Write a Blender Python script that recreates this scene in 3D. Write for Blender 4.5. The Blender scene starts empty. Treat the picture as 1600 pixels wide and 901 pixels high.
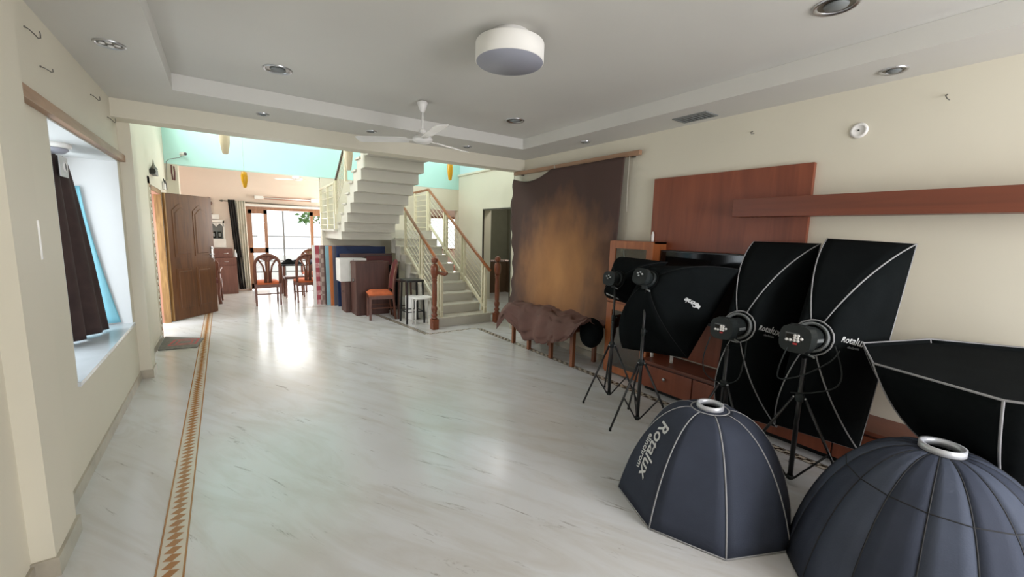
import bpy, bmesh, math, random
from mathutils import Vector, Matrix, noise
sc = bpy.context.scene
col = sc.collection
random.seed(7)
PI = math.pi

# ------------------------------------------------------------------ camera, world, light, exposure
F, YW, PT, RL, HC = 643.88, .611244, .133848, .0264462, 1.5
_f = Vector((math.sin(YW)*math.cos(PT), math.cos(YW)*math.cos(PT), -math.sin(PT)))
_r = Vector((math.cos(YW), -math.sin(YW), 0)); _u = _r.cross(_f)
_c, _s = math.cos(RL), math.sin(RL)
_r2 = _c*_r + _s*_u; _u2 = -_s*_r + _c*_u
cd = bpy.data.cameras.new('camera'); cam = bpy.data.objects.new('camera', cd); col.objects.link(cam)
cd.sensor_width = 36; cd.sensor_fit = 'HORIZONTAL'; cd.lens = F/1600*36; cd.clip_start = .05; cd.clip_end = 200
M = Matrix(((_r2.x, _u2.x, -_f.x, 0), (_r2.y, _u2.y, -_f.y, 0), (_r2.z, _u2.z, -_f.z, HC), (0, 0, 0, 1)))
cam.matrix_world = M
sc.camera = cam
sc.view_settings.view_transform = 'Standard'; sc.view_settings.look = 'None'
sc.view_settings.gamma = 1; sc.view_settings.use_curve_mapping = False
sc.view_settings.exposure = 0.0
w = bpy.data.worlds.new('sky'); sc.world = w; w.use_nodes = True
w.node_tree.nodes['Background'].inputs[0].default_value = (.9, .96, 1, 1)
w.node_tree.nodes['Background'].inputs[1].default_value = 1.8

def area(name, loc, direction, sx, sy, power, color):
    l = bpy.data.lights.new(name, 'AREA'); l.shape = 'RECTANGLE'; l.size = sx; l.size_y = sy
    l.energy = power; l.color = color
    o = bpy.data.objects.new(name, l); col.objects.link(o); o.location = loc
    o.rotation_euler = Vector(direction).to_track_quat('-Z', 'Z').to_euler()
    return o
# daylight at the openings, plus added fills for hall, dining room and washroom
area('daylight_rear_window', (2.4, -2.45, 1.5), (-.12, 1, -.14), 2.0, 2.0, 150, (.97, .965, 1))
area('daylight_bay_window', (-1.32, 4.1, 1.3), (1, -.2, -.1), 1.6, 1.3, 25, (.82, .92, 1))
area('daylight_main_door', (-1.5, 7.5, 1.2), (1, 0, -.35), 1.3, 2.2, 45, (.97, .98, 1))
area('daylight_dining_window', (1.5, 12.0, 1.15), (0, -1, -.15), 2.2, 1.9, 90, (1, .98, .95))
area('added_hall_fill', (-1.1, 7.15, 4.05), (1, .05, -.25), 2.6, 1.3, 225, (.97, 1, 1))  # added light at an unseen high opening, brightens the teal hall wall
area('added_washroom_fill', (5.4, 7.4, 2.55), (0, 0, -1), .3, .3, 9, (1, .95, .85))  # weak fill added to lift the dim washroom, no fitting modelled
area('added_dining_side_fill', (3.9, 10.4, 1.6), (-1, .15, 0), 1.2, 1.5, 105, (1, .97, .93))  # added side light through an unseen opening, brightens the peach walls
area('added_hall_right_fill', (5.1, 7.2, 4.1), (-1, 0, -.2), 2.4, 1.2, 110, (1, .98, .95))  # second hall fill, added opposite the first at an unseen opening
area('daylight_garden_room', (5.6, 12.6, 1.5), (-.15, -1, -.1), 1.8, 1.2, 80, (1, .98, .95))

# ------------------------------------------------------------------ materials
def sl(v):
    v /= 255.0
    return v/12.92 if v <= .04045 else ((v+.055)/1.055)**2.4
def rgb(r, g, b): return (sl(r), sl(g), sl(b), 1)
class NT:
    def __init__(s, name):
        s.m = bpy.data.materials.new(name); s.m.use_nodes = True; s.t = s.m.node_tree
        s.b = s.t.nodes['Principled BSDF']
    def n(s, ty, **k):
        x = s.t.nodes.new(ty)
        for a, v in k.items():
            if a.startswith('i_'):
                key = a[2:]; key = int(key) if key.isdigit() else key.replace('_', ' ')
                x.inputs[key].default_value = v
            else: setattr(x, a, v)
        return x
    def l(s, a, b): s.t.links.new(a, b)
    def coord(s, scale=(1, 1, 1), kind='Object', rot=(0, 0, 0)):
        c = s.n('ShaderNodeTexCoord'); mp = s.n('ShaderNodeMapping'); mp.inputs['Scale'].default_value = scale
        mp.inputs['Rotation'].default_value = rot
        s.l(c.outputs[kind], mp.inputs[0]); return mp.outputs[0]
    def ramp(s, fac, stops):
        r = s.n('ShaderNodeValToRGB'); e = r.color_ramp.elements
        while len(e) < len(stops): e.new(.5)
        for x, (p, c) in zip(e, stops): x.position = p; x.color = c
        s.l(fac, r.inputs[0]); return r.outputs[0]
    def mix(s, fac, a, b, mode='MIX'):
        x = s.n('ShaderNodeMix', data_type='RGBA', blend_type=mode)
        for k, v in ((0, fac), (6, a), (7, b)):
            if hasattr(v, 'links'): s.l(v, x.inputs[k])
            else: x.inputs[k].default_value = v
        return x.outputs[2]
def bump(k, h, strength, dist=.01):
    b = k.n('ShaderNodeBump', i_Strength=strength, i_Distance=dist); k.l(h, b.inputs['Height']); k.l(b.outputs[0], k.b.inputs['Normal'])
def M_plain(name, c, rough=.5, metal=0, vary=.06, scale=6, bmp=0, spec=.5, coat=0):
    k = NT(name); co = k.coord((scale,)*3)
    nz = k.n('ShaderNodeTexNoise', i_Scale=1.0, i_Detail=4.0); k.l(co, nz.inputs['Vector'])
    lo = tuple(x*(1-vary) for x in c[:3])+(1,); hi = tuple(min(1, x*(1+vary)) for x in c[:3])+(1,)
    k.l(k.ramp(nz.outputs[0], [(.3, lo), (.7, hi)]), k.b.inputs['Base Color'])
    k.b.inputs['Roughness'].default_value = rough; k.b.inputs['Metallic'].default_value = metal
    k.b.inputs['Specular IOR Level'].default_value = spec; k.b.inputs['Coat Weight'].default_value = coat
    if bmp: 
        n2 = k.n('ShaderNodeTexNoise', i_Scale=25.0, i_Detail=3.0); k.l(co, n2.inputs['Vector']); bump(k, n2.outputs[0], bmp)
    return k.m
def M_wood(name, c1, c2, rough=.4, axis='Z', scale=1.0):
    k = NT(name); s = {'X': (1.2, 14, 14), 'Y': (14, 1.2, 14), 'Z': (14, 14, 1.2)}[axis]
    co = k.coord(tuple(v*scale for v in s))
    nz = k.n('ShaderNodeTexNoise', i_Scale=1.3, i_Detail=6.0, i_Distortion=1.2); k.l(co, nz.inputs['Vector'])
    k.l(k.ramp(nz.outputs[0], [(.3, c1), (.7, c2)]), k.b.inputs['Base Color'])
    k.b.inputs['Roughness'].default_value = rough
    return k.m
def M_wall(name, c, c2=None):
    k = NT(name); co = k.coord((1, 1, 1))
    nz = k.n('ShaderNodeTexNoise', i_Scale=.8, i_Detail=5.0); k.l(co, nz.inputs['Vector'])
    c2 = c2 or tuple(x*.93 for x in c[:3])+(1,)
    k.l(k.ramp(nz.outputs[0], [(.35, c), (.7, c2)]), k.b.inputs['Base Color'])
    k.b.inputs['Roughness'].default_value = .62
    n2 = k.n('ShaderNodeTexNoise', i_Scale=60.0, i_Detail=2.0); k.l(co, n2.inputs['Vector']); bump(k, n2.outputs[0], .04, .004)
    return k.m
CREAM = M_wall('cream_paint', rgb(222, 216, 198))
SILL = M_wall('white_paint', rgb(226, 228, 228))
CEIL = M_wall('ceiling_paint', rgb(214, 212, 206))
WINW = M_wood('window_teak', rgb(140, 98, 70), rgb(166, 120, 88), .35)
TEAL = M_wall('mint_teal_paint', rgb(182, 232, 222), rgb(192, 236, 230))
PALEBLUE = M_wall('pale_blue_paint', rgb(200, 228, 232))
PEACH = M_wall('peach_paint', rgb(240, 222, 208))
PINK = M_plain('pink_plaster', rgb(190, 140, 120), .7)
TREADM = M_plain('marble_tread', rgb(204, 198, 184), .3, vary=.08, scale=9)
STAIRW = M_wall('stair_white', rgb(206, 202, 190))
STAIRB = M_plain('stair_soffit_band', rgb(150, 148, 136), .6)
def M_floor():
    k = NT('marble_floor'); co = k.coord((1, 1, 1), rot=(0, 0, 1.08))
    big = k.n('ShaderNodeTexNoise', i_Scale=.55, i_Detail=4.0, i_Distortion=.4); k.l(co, big.inputs['Vector'])
    base = k.ramp(big.outputs[0], [(.3, rgb(204, 202, 198)), (.52, rgb(219, 219, 220)), (.75, rgb(205, 200, 191))])
    st = k.n('ShaderNodeMapping'); st.inputs['Scale'].default_value = (.7, 3.4, 1); k.l(co, st.inputs[0])
    v = k.n('ShaderNodeTexNoise', i_Scale=1.1, i_Detail=8.0, i_Roughness=.62, i_Distortion=1.6); k.l(st.outputs[0], v.inputs['Vector'])
    vein = k.ramp(v.outputs[0], [(.33, (0, 0, 0, 1)), (.45, (.0, .0, .0, 1)), (.68, (.5, .5, .5, 1))])
    c1 = k.mix(vein, base, rgb(190, 182, 170))
    s2 = k.n('ShaderNodeMapping'); s2.inputs['Scale'].default_value = (1.0, 9, 1); k.l(co, s2.inputs[0])
    d = k.n('ShaderNodeTexNoise', i_Scale=1.6, i_Detail=9.0, i_Roughness=.75, i_Distortion=.8); k.l(s2.outputs[0], d.inputs['Vector'])
    dk = k.ramp(d.outputs[0], [(.60, (0, 0, 0, 1)), (.68, (.75, .75, .75, 1))])
    c2 = k.mix(dk, c1, rgb(128, 120, 108))
    k.l(c2, k.b.inputs['Base Color'])
    rn = k.n('ShaderNodeTexNoise', i_Scale=1.5, i_Detail=5.0); k.l(co, rn.inputs['Vector'])
    rr = k.n('ShaderNodeMapRange'); rr.inputs[3].default_value = .12; rr.inputs[4].default_value = .26
    k.l(rn.outputs[0], rr.inputs[0]); k.l(rr.outputs[0], k.b.inputs['Roughness'])
    k.b.inputs['Specular IOR Level'].default_value = .55
    return k.m
FLOOR = M_floor()
SKIRT = M_plain('marble_skirting', rgb(176, 168, 152), .3, vary=.15, scale=9)
INBR = M_plain('inlay_brown', rgb(166, 112, 58), .22)
INDK = M_plain('inlay_dark', rgb(72, 58, 46), .22)
INCR = M_plain('inlay_cream', rgb(214, 204, 186), .22)
REDW = M_wood('red_laminate', rgb(120, 60, 38), rgb(142, 76, 50), .38, 'Z', .6)
REDH = M_wood('red_laminate_shelf', rgb(104, 56, 40), rgb(126, 68, 48), .38, 'Y', .6)
ORW = M_wood('orange_teak', rgb(148, 84, 46), rgb(176, 104, 60), .35)
DOORW = M_wood('door_teak', rgb(80, 50, 28), rgb(106, 68, 38), .38, 'Z')
HINGEW = M_wood('door_edge_yellow', rgb(128, 94, 54), rgb(176, 138, 88), .45, 'Z', 1.5)
RAILW = M_wood('handrail_teak', rgb(138, 80, 40), rgb(164, 100, 56), .3, 'Y')
NEWELW = M_wood('newel_wood', rgb(110, 56, 34), rgb(136, 76, 48), .3, 'Z')
CHAIRW = M_wood('chair_wood', rgb(92, 50, 36), rgb(112, 66, 46), .35)
LEGW = M_wood('stool_leg_wood', rgb(120, 70, 42), rgb(148, 92, 60), .4)
DARKW = M_wood('dark_brown_board', rgb(74, 46, 40), rgb(92, 60, 52), .45)
PELW = M_wood('pelmet_wood', rgb(150, 116, 90), rgb(172, 136, 108), .5, 'Y')
LAMW = M_wood('drawer_laminate', rgb(112, 74, 64), rgb(130, 88, 76), .45)
ORSEAT = M_plain('orange_velvet', rgb(196, 100, 58), .8, vary=.12, scale=15)
IVORY = M_plain('ivory_enamel', rgb(222, 214, 186), .35)
BLACKF = M_plain('black_nylon', rgb(21, 24, 25), .95, vary=.15, bmp=.1, spec=.04)
NAVYF = M_plain('charcoal_nylon', rgb(60, 65, 78), .7, vary=.1, bmp=.1, spec=.12)
GREYF = M_plain('grey_panel_nylon', rgb(74, 80, 94), .7, vary=.1, bmp=.1, spec=.12)
PIPE = M_plain('grey_piping', rgb(150, 150, 152), .6)
DPIPE = M_plain('dark_piping', rgb(16, 17, 20), .7)
BMET = M_plain('black_metal', rgb(26, 26, 28), .35, spec=.6)
BPL = M_plain('black_plastic', rgb(34, 39, 39), .5, spec=.3)
GPL = M_plain('grey_plastic', rgb(120, 124, 124), .5)
RINGS = M_plain('silver_ring', rgb(205, 207, 212), .35, .35)
CHROME = M_plain('brushed_silver', rgb(205, 206, 210), .3, 1)
STEELD = M_plain('dull_steel', rgb(120, 118, 112), .35, 1)
WHITE = M_plain('white_enamel', rgb(236, 234, 230), .4)
PANEL = M_plain('lamp_drum_fabric', rgb(240, 238, 232), .7, vary=.02)
DIFF = M_plain('lamp_diffuser', rgb(158, 160, 172), .5, vary=.02)
GLOSSB = M_plain('glossy_black', rgb(8, 9, 10), .08)
LTEXT = M_plain('white_print', rgb(214, 216, 216), .6, vary=.02)
DTEXT = M_plain('grey_print', rgb(130, 134, 136), .6, vary=.02)
RED = M_plain('red_button', rgb(170, 36, 40), .4)
YELL = M_plain('yellow_glass', rgb(222, 164, 20), .3)
CREAMG = M_plain('cream_glass', rgb(222, 208, 180), .35)
CURT = M_plain('brown_curtain_cloth', rgb(62, 46, 44), .85, vary=.2, scale=10)
CURTD = M_plain('black_curtain_cloth', rgb(36, 32, 32), .85, vary=.2)
LBLUE = M_plain('light_blue_sheet', rgb(132, 196, 212), .5)
NAVYB = M_plain('navy_board', rgb(28, 48, 88), .6, vary=.15)
MAROON = M_plain('maroon_board', rgb(96, 40, 40), .55, vary=.15)
OCHB = M_plain('orange_board', rgb(206, 120, 66), .6)
SKYB = M_plain('sky_blue_board', rgb(140, 184, 200), .6)
SLATE = M_plain('slate_board', rgb(92, 92, 108), .6)
BRNB = M_plain('brown_board', rgb(98, 76, 72), .6, vary=.2)
def M_glass(name, dark=0.0, refl=.12):
    k = NT(name); k.t.nodes.remove(k.b)
    o = k.t.nodes['Material Output']; tr = k.n('ShaderNodeBsdfTransparent'); gl = k.n('ShaderNodeBsdfGlossy', i_Roughness=.02)
    v = 1-dark; tr.inputs[0].default_value = (v, v, v, 1)
    mx = k.n('ShaderNodeMixShader', i_0=refl)
    k.l(tr.outputs[0], mx.inputs[1]); k.l(gl.outputs[0], mx.inputs[2]); k.l(mx.outputs[0], o.inputs[0]); return k.m
GLASS = M_glass('window_glass', 0.02, .05)
DGLASS = M_glass('cabinet_glass', .35, .1)
def M_checker(name, a, b, c=None):
    k = NT(name); co = k.coord((1, 1, 1)); ch = k.n('ShaderNodeTexChecker', i_Scale=11.0)
    ch.inputs[1].default_value = a; ch.inputs[2].default_value = b
    k.l(co, ch.inputs[0]); nz = k.n('ShaderNodeTexNoise', i_Scale=12.0); k.l(co, nz.inputs['Vector'])
    f = k.ramp(nz.outputs[0], [(.45, (0, 0, 0, 1)), (.55, (.5, .5, .5, 1))])
    k.l(k.mix(f, ch.outputs[0], c or a), k.b.inputs['Base Color']); k.b.inputs['Roughness'].default_value = .7
    return k.m
CHKP = M_checker('pink_tile_board', rgb(168, 72, 84), rgb(214, 172, 172))
CHKG = M_checker('grey_tile_board', rgb(142, 116, 110), rgb(186, 166, 156))
def M_backdrop(name, lift=0.0):
    # painted muslin: an ochre burst in the middle fading to dark brown (paint on the cloth itself)
    k = NT(name); c = k.n('ShaderNodeTexCoord'); sp = k.n('ShaderNodeSeparateXYZ'); k.l(c.outputs['Object'], sp.inputs[0])
    def mth(op, a, b=None):
        x = k.n('ShaderNodeMath', operation=op)
        for i, v in enumerate((a, b)):
            if v is None: continue
            if hasattr(v, 'links'): k.l(v, x.inputs[i])
            else: x.inputs[i].default_value = v
        return x.outputs[0]
    dy = mth('DIVIDE', mth('SUBTRACT', sp.outputs[1], 4.02), 1.0)
    dz = mth('DIVIDE', mth('SUBTRACT', sp.outputs[2], 1.0), 1.12)
    r = mth('SQRT', mth('ADD', mth('MULTIPLY', dy, dy), mth('MULTIPLY', dz, dz)))
    mp = k.n('ShaderNodeMapping'); mp.inputs['Scale'].default_value = (1, 2.4, 1.3); k.l(c.outputs['Object'], mp.inputs[0])
    nz = k.n('ShaderNodeTexNoise', i_Scale=2.2, i_Detail=4.0); k.l(mp.outputs[0], nz.inputs['Vector'])
    r2 = mth('ADD', r, mth('MULTIPLY', mth('SUBTRACT', nz.outputs[0], .5), .6))
    k.l(k.ramp(r2, [(.05, rgb(180, 130, 82)), (.5, rgb(152, 108, 72)), (.8, rgb(110, 80, 62)), (1.05, rgb(78, 58, 52))]), k.b.inputs['Base Color'])
    k.b.inputs['Roughness'].default_value = .85
    return k.m
BACKD = M_backdrop('painted_muslin')
HEAP = M_plain('brown_muslin_heap', rgb(104, 74, 66), .85, vary=.15, scale=4)
TREE = M_plain('leaf_green', rgb(96, 130, 70), .7, vary=.3)
TILED = M_plain('grey_green_tile', rgb(126, 126, 110), .35, vary=.05)
TILEB = M_plain('brown_tile', rgb(104, 84, 66), .35, vary=.1)
GROUND = M_plain('outside_paving', rgb(200, 196, 188), .8)
MATG = M_plain('grey_mat', rgb(120, 116, 110), .95, vary=.2, scale=30)
MATR = M_plain('red_mat_motif', rgb(176, 92, 88), .95, vary=.2, scale=30)
BEIGEC = M_plain('beige_sheer', rgb(206, 200, 186), .85, vary=.08, scale=12)
ORFAB = M_plain('orange_cover', rgb(214, 120, 80), .8, vary=.2)

# ------------------------------------------------------------------ mesh helpers
class MB:
    def __init__(s, T=None): s.bm = bmesh.new(); s.T = T or Matrix(); s.mi = 0
    def v(s, p): return s.bm.verts.new(s.T @ Vector(p))
    def f(s, vs, smooth=False):
        try: q = s.bm.faces.new(vs)
        except ValueError: return None
        q.material_index = s.mi; q.smooth = smooth; return q
    def box(s, x0, x1, y0, y1, z0, z1, bev=0, T=None):
        T = T or Matrix()
        n0 = len(s.bm.verts)
        P = [s.v(T @ Vector((x, y, z))) for z in (z0, z1) for x, y in ((x0, y0), (x1, y0), (x1, y1), (x0, y1))]
        fs = []
        for q in ((3, 2, 1, 0), (4, 5, 6, 7), (0, 1, 5, 4), (1, 2, 6, 5), (2, 3, 7, 6), (3, 0, 4, 7)):
            fs.append(s.f([P[i] for i in q]))
        if bev:
            es = {e for f in fs for e in f.edges}
            r = bmesh.ops.bevel(s.bm, geom=list(es), offset=bev, segments=2, affect='EDGES', profile=.6)
            for f in r['faces']: f.material_index = s.mi
        return s
    def cyl(s, p, q, r1, r2=None, n=12, cap=True, smooth=True):
        r2 = r1 if r2 is None else r2; p, q = Vector(p), Vector(q); d = (q-p).normalized()
        a = d.orthogonal().normalized(); b = d.cross(a)
        A = [s.v(p+r1*(math.cos(t)*a+math.sin(t)*b)) for t in (2*PI*i/n for i in range(n))]
        B = [s.v(q+r2*(math.cos(t)*a+math.sin(t)*b)) for t in (2*PI*i/n for i in range(n))]
        for i in range(n): s.f([A[i], A[(i+1) % n], B[(i+1) % n], B[i]], smooth)
        if cap: s.f(A[::-1]); s.f(B)
        return s
    def lathe(s, prof, o=(0, 0, 0), n=20, axis=(0, 0, 1), smooth=True, capped=True):
        o = Vector(o); d = Vector(axis).normalized(); a = d.orthogonal().normalized(); b = d.cross(a); rings = []
        for r, h in prof:
            rings.append([s.v(o+h*d+max(r, 1e-4)*(math.cos(2*PI*i/n)*a+math.sin(2*PI*i/n)*b)) for i in range(n)])
        for R, Q in zip(rings, rings[1:]):
            for i in range(n): s.f([R[i], R[(i+1) % n], Q[(i+1) % n], Q[i]], smooth)
        if capped: s.f(rings[0][::-1]); s.f(rings[-1])
        return s
    def tube(s, pts, r, n=8, closed=False):
        pts = [Vector(p) for p in pts]; m = len(pts); rings = []; prev = None
        for i, p in enumerate(pts):
            if closed: d = pts[(i+1) % m]-pts[i-1]
            else: d = pts[min(i+1, m-1)]-pts[max(i-1, 0)]
            d.normalize()
            if prev is None: a = d.orthogonal().normalized()
            else:
                a = prev-d*prev.dot(d); a.normalize()
            prev = a; b = d.cross(a); rr = r[i] if isinstance(r, (list, tuple)) else r
            rings.append([s.v(p+rr*(math.cos(2*PI*k/n)*a+math.sin(2*PI*k/n)*b)) for k in range(n)])
        L = rings+[rings[0]] if closed else rings
        for R, Q in zip(L, L[1:]):
            for i in range(n): s.f([R[i], R[(i+1) % n], Q[(i+1) % n], Q[i]], True)
        if not closed: s.f(rings[0][::-1]); s.f(rings[-1])
        return s
    def bar(s, p, q, w, h, up=(0, 0, 1)):
        p, q = Vector(p), Vector(q); d = (q-p).normalized(); side = d.cross(Vector(up)).normalized(); u = side.cross(d)
        P = [s.v(c+a*side*w/2+b*u*h/2) for c in (p, q) for a, b in ((-1, -1), (1, -1), (1, 1), (-1, 1))]
        for q4 in ((3, 2, 1, 0), (4, 5, 6, 7), (0, 1, 5, 4), (1, 2, 6, 5), (2, 3, 7, 6), (3, 0, 4, 7)): s.f([P[i] for i in q4])
        return s
    def prism(s, poly, fn0, fn1):
        A = [s.v(fn0(*p)) for p in poly]; B = [s.v(fn1(*p)) for p in poly]; n = len(A)
        s.f(A[::-1]); s.f(B)
        for i in range(n): s.f([A[i], A[(i+1) % n], B[(i+1) % n], B[i]])
        return s
    def grid(s, fn, nu, nv, smooth=True, closed_u=False):
        G = [[s.v(fn(i/nu, j/nv)) for j in range(nv+1)] for i in range(nu if closed_u else nu+1)]
        for i in range(nu):
            for j in range(nv):
                a, b = G[i], G[(i+1) % len(G)]
                s.f([a[j], b[j], b[j+1], a[j+1]], smooth)
        return G
    def sphere(s, c, r, n=14, sc3=(1, 1, 1)):
        c = Vector(c); prof = [(math.sin(PI*i/n)*r, -math.cos(PI*i/n)*r) for i in range(n+1)]
        rings = [[s.v(c+Vector((a*math.cos(2*PI*k/n)*sc3[0], a*math.sin(2*PI*k/n)*sc3[1], h*sc3[2]))) for k in range(n)] for a, h in [(max(a, 1e-4), h) for a, h in prof]]
        for R, Q in zip(rings, rings[1:]):
            for i in range(n): s.f([R[i], R[(i+1) % n], Q[(i+1) % n], Q[i]], True)
        return s
    def build(s, name, mat, parent=None, world=False, solid=0, normals=True):
        if normals: bmesh.ops.recalc_face_normals(s.bm, faces=s.bm.faces)
        if world and parent is not None:
            off = Vector((0, 0, 0)); p = parent
            while p: off += p.location; p = p.parent
            bmesh.ops.translate(s.bm, verts=s.bm.verts, vec=-off)
        me = bpy.data.meshes.new(name); s.bm.to_mesh(me); s.bm.free()
        for m in (mat if isinstance(mat, list) else [mat]): me.materials.append(m)
        o = bpy.data.objects.new(name, me); col.objects.link(o); o.parent = parent
        if solid:
            md = o.modifiers.new('thickness', 'SOLIDIFY'); md.thickness = solid; md.offset = 0
        return o
def thing(name, label, cat, loc=(0, 0, 0), rz=0, group=None):
    o = bpy.data.objects.new(name, None); col.objects.link(o); o.location = loc; o.rotation_euler = (0, 0, rz)
    o.empty_display_size = .1
    return tag(o, label, cat, group)
def tag(o, label, cat, group=None):
    o['label'] = label; o['category'] = cat
    if group: o['group'] = group
    return o
def struct(o): o['kind'] = 'structure'; return o
def kids(o): return [c for c in bpy.data.objects if c.parent == o]
def dup(root, loc, rz, label, group=None):
    r = root.copy(); col.objects.link(r); r.location = loc; r.rotation_euler = (0, 0, rz); r['label'] = label
    if group: r['group'] = group
    for ch in kids(root):
        c = ch.copy(); col.objects.link(c); c.parent = r
        for g in kids(ch):
            d = g.copy(); col.objects.link(d); d.parent = c
    return r
def sbox(name, mat, *boxes):
    m = MB()
    for b in boxes: m.box(*b)
    return struct(m.build(name, mat))
def text_bm(body, size, shear=0, ext=.001, spacing=1.0, font_res=3):
    cu = bpy.data.curves.new('lettering', 'FONT'); cu.body = body; cu.size = size; cu.shear = shear; cu.extrude = ext
    cu.space_character = spacing; cu.resolution_u = font_res
    cu.align_x = 'CENTER'; cu.align_y = 'CENTER'; cu.offset = size*.012
    o = bpy.data.objects.new('lettering', cu); col.objects.link(o)
    dg = bpy.context.evaluated_depsgraph_get(); me = bpy.data.meshes.new_from_object(o.evaluated_get(dg))
    bm = bmesh.new(); bm.from_mesh(me); bpy.data.meshes.remove(me); bpy.data.objects.remove(o); bpy.data.curves.remove(cu)
    return bm
def text_obj(name, body, size, mat, parent, fn, shear=0, ext=.001, spacing=1.0):
    bm = text_bm(body, size, shear, ext, spacing)
    m = MB(); m.bm.free(); m.bm = bm
    for v in bm.verts: v.co = Vector(fn(v.co.x, v.co.y, v.co.z))
    return m.build(name, mat, parent, world=True)

# ================================================================== THE SETTING
XL, XR, ZS, ZT = -.73, 3.66, 2.55, 2.68
sbox('floor', FLOOR, (-1.15, 6.6, -2.6, 12.9, -.12, 0))
sbox('floor_outside', GROUND, (-14, -1.15, -6, 20, -.2, -.06), (-1.15, 14, 12.9, 26, -.2, -.06), (6.6, 14, -6, 12.9, -.2, -.06))
# main room ceiling: lowered border ring round a raised tray
sbox('ceiling', CEIL, (-1.13, 3.9, -1.2, 4.5, ZT, 2.9))
sbox('ceiling_border', CEIL, (-1.13, -.265, -2.4, 4.98, ZS, 2.679), (3.18, 3.9, -2.4, 4.98, ZS, 2.679),
     (-.265, 3.18, 4.38, 4.98, ZS, 2.679), (-.265, 3.18, -2.4, -1.0, ZS, 2.679))
sbox('trim_beam', CREAM, (-1.13, 4.9, 4.98, 5.2, 2.395, 5.2))
sbox('wall_left', CREAM, (-1.13, XL, -2.4, 3.28, 0, 2.9), (-1.13, XL, 5.08, 5.2, 0, 2.9), (-1.13, XL, 3.28, 5.08, 0, .57), (-1.13, XL, 3.28, 5.08, 2.045, 2.9),
     (-.95, XL, 5.2, 6.97, 0, 3.3), (-.95, XL, 5.2, 5.7, 3.3, 4.8), (-.95, XL, 8.10, 9.04, 0, 3.3), (-.95, XL, 6.97, 8.10, 1.985, 3.3), (-.95, XL, 5.2, 9.04, 4.8, 5.2), (-.95, XL, 8.6, 9.04, 3.3, 4.8))
sbox('wall_left_dining', PEACH, (-.95, XL, 9.2, 11.4, 0, 3.0))
sbox('wall_right', CREAM, (XR, 3.85, -2.4, 5.2, 0, 2.9))
sbox('wall_rear', CREAM, (-1.13, 1.4, -2.4, -2.2, 0, 2.9), (3.45, 3.9, -2.4, -2.2, 0, 2.9), (1.4, 3.45, -2.4, -2.2, 0, .45), (1.4, 3.45, -2.4, -2.2, 2.5, 2.9))
sbox('wall_passage', CREAM, (4.7, 4.9, 5.2, 6.8, 0, 2.80), (4.7, 4.9, 7.87, 9.04, 0, 2.80), (4.7, 4.9, 6.8, 7.87, 1.985, 2.80))
sbox('wall_passage_upper', PALEBLUE, (4.72, 4.9, 5.2, 9.04, 2.80, 3.4), (4.72, 4.9, 5.2, 5.9, 3.4, 5.2), (4.72, 4.9, 8.5, 9.04, 3.4, 5.2), (4.72, 4.9, 5.9, 8.5, 4.8, 5.2))
sbox('trim_passage_ledge', CREAM, (4.66, 4.72, 5.2, 9.04, 2.79, 2.83))
sbox('wall_hall_end', CREAM, (3.66, 4.9, 5.2, 5.24, 0, 2.8))
sbox('wall_hall_back', CREAM, (-.95, -.56, 9.04, 9.3, 0, 2.487), (1.64, 1.76, 9.04, 9.2, 0, 2.487), (1.76, 3.95, 9.04, 9.2, 0, 2.487), (3.95, 4.9, 9.04, 9.2, 2.0, 2.487), (4.68, 4.9, 9.04, 9.2, 0, 2.0))
sbox('wall_hall_back_upper', TEAL, (-.95, 4.9, 9.035, 9.2, 2.487, 5.2))
sbox('ceiling_hall', CEIL, (-1.0, 4.9, 4.98, 9.3, 5.2, 5.3))
sbox('ceiling_dining', CEIL, (-.95, 3.6, 9.2, 11.55, 3.0, 3.1))
sbox('wall_dining_back', PEACH, (-.95, .45, 11.4, 11.55, 0, 3.0), (2.62, 3.6, 11.4, 11.55, 0, 3.0), (.45, 2.62, 11.4, 11.55, 1.94, 3.0))
sbox('wall_dining_right', PEACH, (3.45, 3.6, 9.2, 9.7, 0, 3.0), (3.45, 3.6, 11.1, 11.4, 0, 3.0), (3.45, 3.6, 9.7, 11.1, 0, .8), (3.45, 3.6, 9.7, 11.1, 2.45, 3.0))
sbox('wall_garden_room', PEACH, (3.6, 5.2, 12.0, 12.15, 0, 3.0), (6.4, 6.6, 12.0, 12.15, 0, 3.0), (5.2, 6.4, 12.0, 12.15, 0, .9), (5.2, 6.4, 12.0, 12.15, 1.95, 3.0),
     (6.5, 6.6, 9.2, 12.0, 0, 3.0), (4.02, 4.06, 9.2, 12.0, 0, 3.0))
sbox('ceiling_garden_room', CEIL, (3.6, 6.6, 9.2, 12.15, 3.0, 3.1))
# dark tiled room behind the passage doorway
sbox('wall_washroom', TILED, (5.9, 6.0, 6.2, 8.8, .82, 2.6), (4.9, 6.0, 8.7, 8.8, .82, 2.6), (4.9, 6.0, 6.2, 6.3, .82, 2.6))
sbox('wall_washroom_dado', TILEB, (5.88, 6.0, 6.2, 8.8, 0, .78), (4.9, 5.88, 8.68, 8.8, 0, .78), (4.9, 5.88, 6.2, 6.32, 0, .78))
sbox('ceiling_washroom', CEIL, (4.9, 6.0, 6.2, 8.8, 2.6, 2.7))
m = MB(); 
for i in range(40):
    m.box(4.9+i*.05, 4.93+i*.05, 8.665, 8.68, .785, .815) if i < 19 else m.box(5.865, 5.88, 6.3+(i-19)*.11, 6.36+(i-19)*.11, .785, .815)
struct(m.build('trim_washroom_band', INDK))
sbox('door_passage_frame', M_plain('dark_frame', rgb(70, 66, 58), .5), (4.69, 4.72, 6.78, 6.81, 0, 2.0), (4.69, 4.72, 7.86, 7.89, 0, 2.0), (4.69, 4.72, 6.78, 7.89, 1.97, 2.0))
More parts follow.
